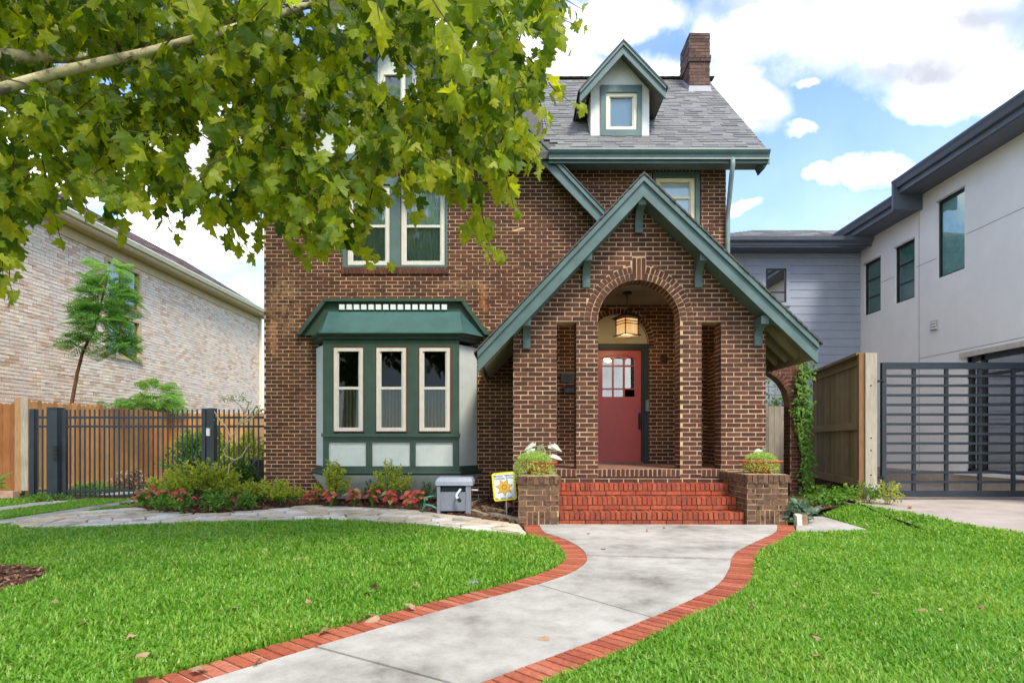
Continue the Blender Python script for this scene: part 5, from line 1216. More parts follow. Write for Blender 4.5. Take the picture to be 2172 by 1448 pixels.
MB().box(wpx(1820), wpx(1831), WPY-.03, WPY+.02, -.05, 2.52).build('post_board', woodmat('brown_post_board', [lin(146,112,78), lin(138,104,72)]), wf)
pp = MB().box(wpx(1831.5), wpx(1856), WPY-.06, WPY+.12, .1, 2.53).build('post', PALEW, wf)
for z in (2.0, 1.15, .95, .55): MB().lathe([(0, .006), (.012, .005), (.014, 0)], (0,0,0), 8).build('bolt', BRONZE, pp)
for b_, z in zip(pp.children, (2.0, 1.15, .95, .55)): b_.location = (wpx(1843), WPY-.06, z); b_.rotation_euler = (math.pi/2, 0, 0)
MB().loft([Vector(p) for p in ((wpx(1829), WPY-.14, -.05), (wpx(1864), WPY-.14, -.05), (wpx(1864), WPY+.16, -.05), (wpx(1829), WPY+.16, -.05))], [Vector(p) for p in ((wpx(1831), WPY-.12, .36), (wpx(1858), WPY-.12, .40), (wpx(1858), WPY+.14, .40), (wpx(1831), WPY+.14, .37))]).build('footing', plain('concrete_footing', lin(176,172,160), .95, .2, 10, .5, 50, .1), wf)
SG = plain('slate_steel', lin(42,50,56), .42, .15, 5, .06, 60, .5, .1)
GYs = 10.1; g_x = lambda p: XP(p, GYs); g_z = lambda p: ZP(p, GYs)
t = thing('steel_post', 'slim dark steel post between the weathered fence and the slatted gate', 'post', (g_x(1853), GYs, 0)); MB().box(g_x(1850), g_x(1861), GYs+.06, GYs+.17, 0, g_z(750)).build('post_body', SG, t); MB().box(g_x(1851), g_x(1858), GYs+.02, GYs+.06, g_z(885), g_z(864)).build('keypad', plain('light_grey_box', lin(170,176,178), .4, .05), t)
sg = thing('slatted_gate', 'wide slate grey steel gate with horizontal slats across the driveway', 'gate', (g_x(2000), GYs, .14))
gx0_, gx1_ = g_x(1869), g_x(2290); gz0_, gz1_ = g_z(1053), g_z(769)
MB().box(gx0_, gx0_+.07, GYs-.03, GYs+.03, gz0_, gz1_).build('stile', SG, sg); MB().box(gx0_+.07, gx1_, GYs-.03, GYs+.03, gz1_-.105, gz1_).build('top_rail', SG, sg); MB().box(gx0_+.07, gx1_, GYs-.03, GYs+.03, gz0_, gz0_+.10).build('bottom_rail', SG, sg)
n = 12
for k in range(n):
    zc = g_z(797.5+k*20.35); MB().box(gx0_+.07, gx1_, GYs-.028, GYs-.008, zc-.021, zc+.021).build('slat', SG, sg)
for p in (1939, 2008, 2079, 2150, 2221): MB().box(g_x(p)-.028, g_x(p)+.028, GYs-.006, GYs+.03, gz0_+.10, gz1_-.105).build('upright', SG, sg)
MB().tube([(g_x(1856), GYs+.06, g_z(808)), (g_x(1872), GYs-.04, g_z(808))], .018, 6).tube([(g_x(1856), GYs+.06, g_z(1012)), (g_x(1872), GYs-.04, g_z(1012))], .018, 6).build('hinge', SG, sg)
# grey plank gate seen through the garden arch
gg = thing('garden_gate', 'pale weathered plank gate seen through the brick arch', 'gate', (4.6, 12.2, 0))
for k in range(9):
    x = XP(1618, 12.2)+k*.115; MB().prism([(x, 12.2, .02), (x+.11, 12.2, .02), (x+.11, 12.2, 1.80-random.random()*.03), (x, 12.2, 1.80)], (0, .02, 0)).build('plank', woodmat('pale_gate_wood', [lin(176,170,158), lin(160,154,140), lin(130,118,100)]) if k == 0 else bpy.data.materials['pale_gate_wood'], gg)
# ------------------------------------------------------------------ things in front of the house
# terracotta bowls
def bowl(x, y, z, R, label):
    t = thing('terracotta_bowl', label, 'planter', (x, y, z), 'terracotta bowls on the pedestals')
    MB().lathe([(0, .002), (R*.5, 0), (R*.54, .02), (R*.8, .085), (R*.97, .155), (R, .165), (R*.96, .168), (R*.92, .155), (R*.6, .13), (0, .13)], (x, y, z), 30).build('bowl', TERRA, t, smooth=True); return t
def sedum(x, y, z, rx, ry, rz, n, label, seed, droop=.0):
    r = np.random.default_rng(seed); V = []; T = []
    for k in range(n):
        g = r.random()*6.283; u = r.random()**.5; ph = r.random(); c = np.array([x+rx*u*math.cos(g), y+ry*u*math.sin(g), z+rz*math.sqrt(max(0, 1-u*u))*(.55+.45*ph)])
        if u > .8: c[2] -= droop*r.random()
        d = r.normal(0, 1, 3); d[2] = abs(d[2])*.7; d /= np.linalg.norm(d); s = np.cross(d, r.normal(0, 1, 3)); s /= np.linalg.norm(s); l, w = r.uniform(.022, .042), r.uniform(.004, .008)
        b = len(V); V += [c, c+d*l*.5+s*w, c+d*l, c+d*l*.5-s*w]; T += [(b, b+1, b+2), (b, b+2, b+3)]
    o = npmesh('sedum_clump', V, T, SEDUM, None); return tag(o, label, 'plant', 'sedum clumps in the bowls')
def heart(m, base, tip, nrm, width, cup=.15):
    base, tip = Vector(base), Vector(tip); d = tip-base; L = d.length; d.normalize(); n = Vector(nrm); n = (n-d*n.dot(d)).normalized(); s = d.cross(n)
    pr_ = [(0,0),(.20,-.20),(.42,-.12),(.5,.12),(.40,.42),(.22,.72),(0,1)]; pr_ += [(-a, b) for a, b in pr_[-2:0:-1]]
    vs = [base+d*.3*L]+[base+s*(a*width)+d*(b*L)+n*(-cup*abs(a)*width*1.2-(b**2)*.12*L) for a, b in pr_]
    m.add(vs, [(0, i+1, (i+1) % len(pr_)+1) for i in range(len(pr_))])
def caladium(name, x, y, z, leaves, m, label, group, seed, size, h, stemm=BUSHM):
    r = random.Random(seed); t = thing(name, label, 'plant', (x, y, z), group); st = MB()
    for k in range(leaves):
        g = r.random()*6.283; rr = r.uniform(.25, 1)*size*1.25; hh = h*r.uniform(.45, 1); b = Vector((x+rr*math.cos(g), y+rr*math.sin(g), z+hh)); d = Vector((math.cos(g), math.sin(g)-.5, -r.uniform(.2, 1.1))).normalized()
        mm = MB(); heart(mm, b, b+d*size*r.uniform(.9, 1.3), Vector((math.cos(g)*.4, math.sin(g)*.4-.6, .9)), size*r.uniform(.75, 1)); mm.build('leaf', m, t); st.tube([(x, y, z), ((x+b.x)/2+.01, (y+b.y)/2, z+hh*.65), b], .004, 4)
    st.build('stem', stemm, t); return t
yb1 = 8.25; bx1 = XP(1142, yb1); by1 = .659; bowl(bx1, yb1, by1, .265, 'terracotta bowl on the pedestal next to the yard sign')
sedum(bx1-.06, yb1-.12, by1+.10, .27, .26, .20, 5200, 'lime sedum clump spilling over the bowl near the yard sign', 3, .24)
caladium('white_caladium', bx1+.04, yb1+.05, by1+.12, 9, CALAW, 'tall white leaved caladium in the bowl near the yard sign', 'white caladiums in the bowls', 11, .14, .30)
yb2 = 8.35; bx2 = XP(1614, yb2); by2 = .669; bowl(bx2, yb2, by2, .285, 'terracotta bowl on the pedestal in front of the arched gateway')
sedum(bx2-.03, yb2-.08, by2+.12, .23, .22, .16, 3600, 'lime sedum clump in the bowl in front of the arched gateway', 4, .14)
caladium('white_caladium', bx2+.12, yb2+.05, by2+.12, 3, CALAW, 'small white leaved caladium in the bowl by the arched gateway', 'white caladiums in the bowls', 12, .12, .24)
# yard sign
SD = 8.62; sx0, sx1, sz0, sz1 = XP(1045, SD), XP(1094, SD), ZP(1061, SD), ZP(1001, SD); cxs, czs = (sx0+sx1)/2, (sz0+sz1)/2; hw_, hh_ = (sx1-sx0)/2, (sz1-sz0)/2
ys = thing('yard_sign', 'tilted yellow bordered white yard sign with a gold star badge', 'sign', (cxs, SD, .03))
th = math.radians(5.5); R2 = lambda x, z, y=SD: Vector((cxs+x*math.cos(th)+z*math.sin(th)*-1*-1*-1, y, czs+x*math.sin(th)+z*math.cos(th)))
def rr(w, h, rad, y):
    o = []
    for cx_, cz_, a0 in ((w-rad, h-rad, 0), (-w+rad, h-rad, 90), (-w+rad, -h+rad, 180), (w-rad, -h+rad, 270)):
        for k in range(6): g = math.radians(a0+k*18); o.append(R2(cx_+rad*math.cos(g), cz_+rad*math.sin(g), y))
    return o
YEL = plain('sign_yellow', lin(238,220,20), .5, .02, 4, .02); SWH = plain('sign_white', lin(222,230,240), .5, .02, 4, .02); GOLD = plain('badge_gold', lin(226,176,60), .5, .15, 60, .1); INK = plain('sign_ink', lin(34,40,66), .6, .02); GOLDD = plain('badge_brown', lin(122,84,30), .5, .1)
MB().prism(rr(hw_, hh_, .035, SD), (0, .008, 0)).build('board', YEL, ys); MB().prism(rr(hw_-.026, hh_-.026, .016, SD-.002), (0, .002, 0)).build('face', SWH, ys)
star = []
for k in range(14): g = math.radians(-90+k*360/14); q = .118 if k % 2 == 0 else .066; star.append((q*math.cos(g), q*math.sin(g)-.012))
MB().prism([R2(a*1.08, b*1.08-.001, SD-.0035) for a, b in star], (0, .0012, 0)).build('badge_outline', GOLDD, ys); MB().prism([R2(a, b, SD-.005) for a, b in star], (0, .0012, 0)).build('badge', GOLD, ys)
ri = MB()
for k in range(20):
    g0, g1 = 2*math.pi*k/20, 2*math.pi*(k+1)/20; ri.add([R2(q*math.cos(g), q*math.sin(g)-.008, SD-.0065) for g, q in ((g0,.026),(g0,.034),(g1,.034),(g1,.026))], [(0,1,2,3)])
ri.build('badge_ring', GOLDD, ys)
def text(s, x, z, size, m, parent, y, wide=1.0):
    cu = bpy.data.curves.new('lettering', 'FONT'); cu.body = s; cu.size = size; cu.align_x = 'CENTER'; cu.align_y = 'CENTER'; cu.extrude = .0004; cu.offset = size*.012
    ob = bpy.data.objects.new('tmp', cu); COL.objects.link(ob); bpy.context.view_layer.update(); me = bpy.data.meshes.new_from_object(ob.evaluated_get(bpy.context.evaluated_depsgraph_get())); bpy.data.objects.remove(ob)
    w_ = np.zeros(len(me.vertices)*3, np.float32); me.vertices.foreach_get('co', w_); w_ = w_.reshape(-1, 3); out = np.array([R2(x+a*wide, z+b, y-c) for a, b, c in w_], np.float32); me.vertices.foreach_set('co', out.ravel()); me.update(); me.materials.clear(); me.materials.append(m); me.name = 'lettering'
    o = bpy.data.objects.new('lettering', me); COL.objects.link(o); o.parent = parent; o.matrix_parent_inverse = MI(parent); return o
text('M', -.122, .150, .036, INK, ys, SD-.004); text('ANDELL', -.055, .148, .029, INK, ys, SD-.004); text('W', .033, .150, .036, INK, ys, SD-.004); text('INSLOW', .092, .148, .029, INK, ys, SD-.004)
text('C', -.125, .115, .034, INK, ys, SD-.004); text('ONSTABLE', -.048, .113, .027, INK, ys, SD-.004, .95); text('P', .042, .115, .034, INK, ys, SD-.004); text('ATROL', .095, .113, .027, INK, ys, SD-.004)
text('2024  2025', .018, -.165, .036, INK, ys, SD-.004); text('EN', -.118, -.165, .03, INK, ys, SD-.004)
MB().tube([R2(.012, -hh_+.06, SD+.012), Vector((XP(1075, SD), SD+.012, .03))], .006, 6).build('stake', plain('white_stake', lin(214,216,220), .5, .03), ys)
# hose reel box
HD = 8.92; hX = lambda p: XP(p, HD); hZ = lambda p: ZP(p, HD)
hb_ = thing('hose_reel_box', 'grey plastic hose reel box with a crank handle at the bed edge', 'hose reel', (hX(964), HD, .04)); GP = plain('grey_resin', lin(132,136,144), .5, .06, 20, .2, 160, .35); GPL = plain('pale_grey_resin', lin(158,163,172), .5, .05, 20, .2, 160, .35); DK = plain('dark_recess', lin(34,36,38), .8, .1)
x0, x1 = hX(927), hX(999); zt_b = hZ(1030); D_ = .38
m = MB()
# front with a real slot, tapering downwards a little
sl0, sl1, su, sv = hX(934), hX(988), hZ(1029), hZ(1043)
m.box(x0+.01, x1-.01, HD, HD+.03, hZ(1083), sv).box(x0+.01, sl0, HD, HD+.03, sv, zt_b).box(sl1, x1-.01, HD, HD+.03, sv, zt_b)
m.loft([Vector(p) for p in ((x0+.03, HD+.03, .06), (x0+.05, HD+.03, .06), (x0+.05, HD+D_, .06), (x0+.03, HD+D_, .06))], [Vector(p) for p in ((x0+.01, HD+.03, zt_b), (x0+.03, HD+.03, zt_b), (x0+.03, HD+D_, zt_b), (x0+.01, HD+D_, zt_b))])
m.loft([Vector(p) for p in ((x1-.05, HD+.03, .06), (x1-.03, HD+.03, .06), (x1-.03, HD+D_, .06), (x1-.05, HD+D_, .06))], [Vector(p) for p in ((x1-.03, HD+.03, zt_b), (x1-.01, HD+.03, zt_b), (x1-.01, HD+D_, zt_b), (x1-.03, HD+D_, zt_b))])
m.box(x0+.02, x1-.02, HD+D_-.02, HD+D_, .06, zt_b); m.build('body', GP, hb_)
m = MB()
for a, b in ((hX(927), hX(934)), (hX(988), hX(999))): m.box(a, b, HD-.018, HD, .035, zt_b)
m.build('corner_post', GP, hb_)
m = MB(); lx0, lx1 = hX(924), hX(1003); A_ = [Vector(p) for p in ((lx0, HD-.035, hZ(1029)), (lx1, HD-.035, hZ(1029)), (lx1, HD+D_+.02, hZ(1029)), (lx0, HD+D_+.02, hZ(1029)))]; B_ = [p+Z3*.055 for p in A_]; C_ = [Vector((p.x+(.03 if p.x < hX(960) else -.03), p.y+(.05 if p.y < HD+.1 else -.03), hZ(1013))) for p in A_]
m.loft(A_, B_).loft(B_, C_); m.build('lid', GPL, hb_)
MB().box(x0+.03, x1-.03, HD+.16, HD+.17, hZ(1060), zt_b).build('recess_back', DK, hb_); MB().tube([(x0+.03, HD+.1, hZ(1040)), (x1-.03, HD+.1, hZ(1040))], .07, 14).build('hose_drum', plain('dark_hose_drum', lin(46,54,52), .7), hb_)
m = MB().tube([(hX(977), HD-.01, hZ(1037)), (hX(970), HD-.07, hZ(1047)), (hX(969), HD-.08, hZ(1052))], .018, 8).tube([(hX(969), HD-.09, hZ(1052)), (hX(974), HD-.10, hZ(1057))], .022, 8); m.build('crank', plain('silver_crank', lin(206,210,216), .35, .05), hb_); MB().tube([(hX(973.5), HD-.10, hZ(1056)), (hX(978), HD-.12, hZ(1061))], .024, 9).build('crank_knob', DK, hb_)
MB().tube([(x1-.02, HD+.15, hZ(1040)), (x1+.09, HD+.15, hZ(1041))], .013, 7).build('tap_stub', CREAM, hb_)
m = MB().tube([(x0, HD+.12, hZ(1052)), (hX(915), HD+.1, hZ(1053)), (hX(900), HD+.12, hZ(1056)), (hX(892), HD+.2, .05)], .013, 7).tube([(x0+.02, HD+.02, hZ(1080)), (hX(916), HD, hZ(1072)), (hX(902), HD+.05, hZ(1070)), (hX(890), HD+.2, .05)], .013, 7)
tag(m.build('garden_hose', plain('teal_hose', lin(70,170,150), .4, .05), smooth=True), 'teal garden hose looping out of the grey reel box', 'hose')
# spot light, cable
o = MB().lathe([(.0, 0), (.055, .0), (.06, .01), (.062, .16), (.05, .17), (.0, .17)], (0,0,0), 18).build('ground_spotlight', plain('copper_brown', lin(150,96,70), .5, .2, 12, .1, 40, .4, .3)); q = P(1083, 1080, 8.75); o.location = (q.x, 8.72, q.z); o.rotation_euler = (math.radians(-78), 0, math.radians(12)); tag(o, 'round copper ground spotlight tucked behind the yard sign', 'light')
o = MB().lathe([(.0, -.002), (.045, -.002)], (0,0,0), 16).build('lens', plain('dark_lens', lin(40,46,54), .15), bpy.data.objects[o.name]); o.matrix_parent_inverse = Matrix.Identity(4)
tag(MB().tube([P(1041,1012,10.6), P(1041,1040,10.5), P(1040,1054,10.3), P(1030,1062,10.1), P(1012,1066,9.9)], .012, 6).build('cable', plain('black_cable', lin(30,28,26), .6), smooth=True), 'black cable running down the brick wall behind the yard sign', 'cable')
# two broken upright bricks at the side pad
for px, cm, lb in ((1688, plain('pale_block', lin(206,200,180), .9, .1), 'pale upright block beside the side pad'), (1699, plain('brown_block', lin(150,116,92), .9, .2), 'brown upright brick leaning on the pale block')):
    q = G(px, 1117); o = MB().obox((q[0]+.03, q[1], .08), (.035, .0, .004), (0, .05, .01), (-.004, 0, .08)).build('loose_block', cm); tag(o, lb, 'block')

# ------------------------------------------------------------------ foliage builders
def leaves_np(pos, d, n, L, Wd, bend=.25):
    """pointed leaves: base pos, direction d, normal n"""
    s = np.cross(d, n); s /= np.linalg.norm(s, axis=1)[:,None]+1e-9; L = L[:,None]; Wd = Wd[:,None]
    V = np.stack([pos, pos+d*L*.28+s*Wd*.5-n*L*.02, pos+d*L*.62+s*Wd*.42-n*L*bend*.35, pos+d*L-n*L*bend, pos+d*L*.62-s*Wd*.42-n*L*bend*.35, pos+d*L*.28-s*Wd*.5-n*L*.02, pos+d*L*.45+n*L*.05], 1)
    k = len(pos); b = np.arange(k)[:,None]*7; T = np.concatenate([b+np.array([[6, i, (i+1) % 6]]) for i in range(6)])
    return V.reshape(-1, 3), T
def unit(a): return a/(np.linalg.norm(a, axis=1)[:,None]+1e-9)
def bush(name, label, cat, c, rad, nst, nlf, L, ratio, m, seed, group=None, up=.4, flower=None, lean=.3, stemr=.006, m2=None, shell=.5):
    """stems fan out of the base, leaves sit along the outer part of the stems"""
    r = np.random.default_rng(seed); c = np.array(c, float); rad = np.array(rad, float); t = thing(name, label, cat, tuple(c), group); st = MB(); PS, DS, NS = [], [], []; tips = []
    for k in range(nst):
        g = r.random()*6.283; u = r.random()**.6; end = c+np.array([rad[0]*u*math.cos(g), rad[1]*u*math.sin(g), rad[2]*(1-.55*u*u)*r.uniform(.7, 1.08)]); mid_ = c+(end-c)*.5+np.array([0, 0, rad[2]*.12])+r.normal(0, .02, 3)
        b0 = c+np.array([rad[0]*.12*math.cos(g), rad[1]*.12*math.sin(g), 0]); st.tube([b0, mid_, end], [stemr, stemr*.7, stemr*.35], 4, False); tips.append(end)
        q = max(2, nlf//nst)
        for j in range(q):
            f = shell+(1-shell)*r.random() if r.random() < .85 else r.uniform(.25, 1); p = (1-f)**2*b0+2*f*(1-f)*mid_+f*f*end+r.normal(0, L*.35, 3); o = p-c; o[2] *= .6; o = o/(np.linalg.norm(o)+1e-6)
            d = o*lean+r.normal(0, .6, 3); d[2] += up-.15; PS.append(p); DS.append(d); NS.append(np.array([0, 0, 1])+r.normal(0, .55, 3))
    PS, DS, NS = np.array(PS), unit(np.array(DS)), unit(np.array(NS)); NS = unit(NS-DS*(NS*DS).sum(1)[:,None]); ll = r.uniform(.65, 1.2, len(PS))*L
    st.build('stem', TWIG, t)
    if m2 is None:
        v, T = leaves_np(PS, DS, NS, ll, ll*ratio); npmesh('foliage', v, T, m, t, 'stuff')
    else:
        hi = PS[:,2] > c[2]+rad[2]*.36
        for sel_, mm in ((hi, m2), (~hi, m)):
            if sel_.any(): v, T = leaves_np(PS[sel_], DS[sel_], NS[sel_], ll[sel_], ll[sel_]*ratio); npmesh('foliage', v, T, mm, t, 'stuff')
    if flower:
        n, fm, fs = flower; 
        idx = r.choice(len(tips), min(n, len(tips)), replace=False)
        for i in idx:
            mm = MB(); p = Vector(tips[i])+Vector((0, -.03, .02))
            for j in range(16):
                g, e = r.random()*6.283, r.random()*1.3; d = Vector((math.cos(g)*math.sin(e), math.sin(g)*math.sin(e), math.cos(e))); s = d.orthogonal().normalized()*fs*.33; w = d.cross(s); q = p+d*fs*.75; mm.add([q-s, q-w, q+s, q+w], [(0,1,2,3)])
            mm.build('flower_head', fm, t)
    return t
def at(px, py, z=.04): x, y = G(px, py, z); return (x, y, z)
# bed shrubs in front of the fence and wall
SH = 'flowering shrubs in the mulch bed'
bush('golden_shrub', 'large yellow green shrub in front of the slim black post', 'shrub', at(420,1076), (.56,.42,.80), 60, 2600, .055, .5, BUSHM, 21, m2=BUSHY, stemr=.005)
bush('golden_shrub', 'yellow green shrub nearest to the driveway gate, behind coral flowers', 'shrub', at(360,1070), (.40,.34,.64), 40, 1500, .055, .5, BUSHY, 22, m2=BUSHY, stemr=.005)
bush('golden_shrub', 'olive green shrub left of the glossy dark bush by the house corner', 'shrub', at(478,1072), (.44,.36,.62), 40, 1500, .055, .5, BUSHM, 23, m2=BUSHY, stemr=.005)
FL = 'coral pentas in the mulch bed'
for k, (x, y, rx, rz_2, nf, lb) in enumerate(((318,1082,.22,.34,9,'coral flowered pentas at the path end of the bed'), (352,1086,.20,.27,6,'low coral pentas in front of the golden shrub'), (392,1089,.22,.30,7,'coral pentas with several heads in front of the big yellow shrub'), (462,1084,.24,.30,2,'pentas with one large coral head in bare mulch'), (522,1080,.14,.22,1,'small pentas with a single coral head near the house corner'))):
    bush('pentas', lb, 'flower', at(x, y), (rx, rx*.8, rz_2), 18, 360, .075, .42, BUSHM, 30+k, FL, flower=(nf, PINK, .06), stemr=.004)
bush('glossy_bush', 'glossy dark green bush beside the brick house corner', 'shrub', at(515,1056), (.32,.3,.78), 34, 700, .11, .45, BUSHD, 41, stemr=.008, up=.2)
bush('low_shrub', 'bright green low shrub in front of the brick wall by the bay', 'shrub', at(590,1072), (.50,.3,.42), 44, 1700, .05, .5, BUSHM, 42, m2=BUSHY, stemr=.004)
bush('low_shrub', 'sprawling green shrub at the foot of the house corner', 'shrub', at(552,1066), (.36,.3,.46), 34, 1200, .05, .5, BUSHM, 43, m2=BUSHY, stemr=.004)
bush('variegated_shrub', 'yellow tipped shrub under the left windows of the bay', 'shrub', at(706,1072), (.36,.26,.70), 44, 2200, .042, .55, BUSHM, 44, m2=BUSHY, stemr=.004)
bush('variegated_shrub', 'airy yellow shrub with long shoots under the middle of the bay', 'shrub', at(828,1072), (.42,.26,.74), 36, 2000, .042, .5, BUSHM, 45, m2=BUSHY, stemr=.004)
bush('boxwood', 'small dark boxwood in the middle of the bay bed', 'shrub', at(790,1070), (.22,.16,.42), 22, 700, .03, .6, BUSHD, 46, stemr=.004)
bush('boxwood', 'small dark boxwood beside the grey hose box', 'shrub', at(908,1070), (.22,.16,.42), 22, 800, .03, .6, BUSHD, 47, stemr=.004)
CR = 'red caladiums along the bed edge'
for k, (x, y, n, lb) in enumerate(((663,1072,11,'first red caladium from the brick wall, below the bay corner'), (702,1077,11,'low red caladium under the first bay window'), (750,1074,14,'tall red caladium between the first two bay windows'), (790,1076,9,'red caladium left of the wide group under the bay'), (828,1079,15,'red caladium in front of the airy yellow shrub'), (868,1082,16,'broad red caladium next to the teal hose'), (892,1078,11,'red caladium closest to the grey hose box'))):
    X_ = at(x, y); caladium('red_caladium', X_[0], X_[1], X_[2], int(n*1.5), CALAR, lb, CR, 60+k, .082, .30)
# plants behind the black fence
bush('dark_bush', 'dark green bush behind the right end of the black gate', 'shrub', (-7.0, 13.6, 0), (1.0,.8,1.42), 90, 5200, .10, .42, BUSHD, 71, m2=BUSHM, stemr=.01)
bush('dark_bush', 'bright leafy bush behind the black fence next to the house', 'shrub', (-5.75, 13.2, 0), (.85,.8,1.3), 80, 4600, .09, .45, BUSHM, 72, m2=BUSHY, stemr=.01)
bush('dark_bush', 'shaded dark bush between the gate and the small post', 'shrub', (-6.5, 12.5, 0), (.6,.4,.95), 50, 2000, .09, .42, BUSHD, 73, stemr=.01)
bush('dry_shrub', 'withered pinkish brown shrub behind the gate pickets', 'shrub', (-8.35, 13.3, 0), (.5,.35,.45), 30, 420, .09, .5, DRYL, 74, stemr=.005)
bush('ground_plant', 'low green plants under the cedar fence behind the gate', 'plant', (-9.1, 13.2, 0), (.7,.5,.2), 30, 500, .08, .3, BUSHM, 75, stemr=.003)
# spindly shrub at the fence by the house
t = thing('spindly_shrub', 'thin bare stemmed shrub growing through the black fence', 'shrub', (XP(487,11.1), 11.1, .03)); m = MB(); Q = lambda x, y, d=11.1: P(x, y, d)
for pl_ in ([(484,1010),(486,985),(498,975),(478,966),(474,955),(490,930),(505,900),(520,875)], [(498,975),(512,968),(530,940)], [(490,930),(480,905),(462,885),(455,872)], [(505,900),(530,890),(556,868),(575,870)], [(520,875),(510,860),(495,848),(476,845)], [(520,875),(528,855),(512,838)], [(556,868),(580,876),(594,872)], [(505,900),(530,880),(545,860)]): m.tube([Q(*q) for q in pl_], [.012*(.86**i)+.003 for i in range(len(pl_))], 5)
m.build('stem', plain('pale_twig_bark', lin(176,160,128), .8, .2), t)
r = np.random.default_rng(5); PS = []
for x, y, n in ((478,846,18),(495,845,22),(512,840,22),(520,850,14),(535,868,16),(556,868,26),(575,872,40),(588,875,40),(462,885,10),(545,880,12),(530,940,8)):
    for k in range(n): PS.append(np.array(Q(x, y))+r.normal(0, .055, 3)*np.array([1,1,.6]))
PS = np.array(PS); DS = unit(r.normal(0, 1, PS.shape)); NS = unit(r.normal(0, 1, PS.shape)+np.array([0,0,1.2])); NS = unit(NS-DS*(NS*DS).sum(1)[:,None]); v, T = leaves_np(PS, DS, NS, r.uniform(.03, .055, len(PS)), r.uniform(.014, .022, len(PS))); npmesh('foliage', v, T, BUSHM, t, 'stuff')
# utility box behind fence corner
tag(MB().box(XP(537,11.7), XP(556,11.7), 11.6, 11.9, 0, ZP(978,11.7)).box(XP(535,11.7), XP(558,11.7), 11.58, 11.92, ZP(978,11.7), ZP(974,11.7)).build('utility_box', DARKM), 'dark utility box behind the glossy bush at the house corner', 'box')
# strap leaved plant at the left edge
t = thing('strap_leaf_plant', 'bright strap leaved plant cut by the edge of the view', 'plant', (XP(-20,11.2), 11.2, .05))
for k, (x, y) in enumerate(((28,1000),(20,1011),(14,1024),(24,1038),(-10,985),(2,1018))):
    a, b = Vector((XP(-22,11.2), 11.2, .1)), P(x, y, 11.0+.1*k); mm = MB(); mid_ = (a+b)/2+Z3*.12; q = [a, mid_, b]
    vs = []; 
    for i, p in enumerate(q): w_ = (.03, .035, .003)[i]; vs += [p+Vector((0, .01, w_)), p-Vector((0, .01, w_))]
    mm.add(vs, [(0,1,3,2),(2,3,5,4)]); mm.build('leaf', BUSHY if k % 2 else BUSHM, t)
bush('ground_plant', 'low creeping plants at the foot of the thick gate post', 'plant', (XP(100,11.1), 11.1, .0), (.55,.25,.14), 26, 520, .05, .5, BUSHM, 77, stemr=.003)
# feathery young tree behind the fence
def frond(PS, DS, NS, LL, base, d, L, r, droop=.35, pairs=13, sub=True):
    d = d/np.linalg.norm(d); side = np.cross(d, [0,0,1]); side /= np.linalg.norm(side)+1e-9; upv = np.cross(side, d); ro = r.normal(0, .55); side, upv = side*math.cos(ro)+upv*math.sin(ro), upv*math.cos(ro)-side*math.sin(ro)
    for i in range(pairs):
        f = (i+1)/pairs; p = base+d*L*f-np.array([0,0,1])*droop*L*f*f; w = L*.34*math.sin(math.pi*(.12+.83*f))
        for sgn in (-1, 1):
            q = side*sgn+d*.35-np.array([0,0,.25]); q /= np.linalg.norm(q)
            if sub:
                for j in range(5):
                    for s2 in (-1, 1): PS.append(p+q*w*(j+.6)/5); DS.append(d*s2*.9+q*.6+r.normal(0,.12,3)); NS.append(upv+r.normal(0,.6,3)); LL.append(w*.28)
            else: PS.append(p); DS.append(q+r.normal(0,.1,3)); NS.append(upv+r.normal(0,.25,3)); LL.append(w)
def feathery(name, label, cat, trunk, crowns, m, seed, mats=None, tr=.03, sub=True):
    r = np.random.default_rng(seed); t = thing(name, label, cat, tuple(trunk[0])); MB().tube(trunk, [tr*(1-.55*i/(len(trunk)-1)) for i in range(len(trunk))], 8).build('trunk', BROWNBARK, t, smooth=True); st = MB()
    groups = {}
    for c, rad, n, L, mm in crowns:
        PS, DS, NS, LL = groups.setdefault(mm.name, ([], [], [], []))
        c = np.array(c)
        for k in range(n):
            g = r.random()*6.283; z = r.uniform(-1, 1); ax = math.sqrt(max(0, 1-z*z))*r.uniform(.1, .55); b = c+np.array([rad[0]*ax*math.cos(g), rad[1]*ax*math.sin(g), rad[2]*z*.9]); d = np.array([math.cos(g), math.sin(g), r.uniform(-.35, .75)])
            st.tube([b, b+d/np.linalg.norm(d)*L*.5+np.array([0,0,-.02]), b+d/np.linalg.norm(d)*L-np.array([0,0,.35*L])], .004, 3, False); frond(PS, DS, NS, LL, b, d, L*r.uniform(.75, 1.15), r, sub=sub)
    st.build('stem', TWIG, t)
    for k, (PS, DS, NS, LL) in groups.items():
        PS, DS, NS, LL = np.array(PS), unit(np.array(DS)), unit(np.array(NS)), np.array(LL); NS = unit(NS-DS*(NS*DS).sum(1)[:,None]); v, T = leaves_np(PS, DS, NS, LL, LL*.42, .1); npmesh('foliage', v, T, bpy.data.materials[k], t, 'stuff')
    return t
TD = 14.4; q = lambda x, y, d=TD: tuple(P(x, y, d))
feathery('feathery_tree', 'slender young tree with feathery fronds above the cedar fence', 'tree', [q(146,1034), q(153,850), q(164,790), q(176,745), q(198,700), q(215,640), q(228,590)],
         [(q(235,585), (.45,.4,.34), 28, .52, FERNY), (q(225,640), (.66,.5,.46), 52, .62, FERN), (q(215,695), (.66,.5,.40), 42, .62, FERN), (q(240,735), (.45,.4,.24), 26, .5, FERN), (q(165,728), (.28,.3,.12), 8, .5, FERN)], FERN, 81, tr=.045)
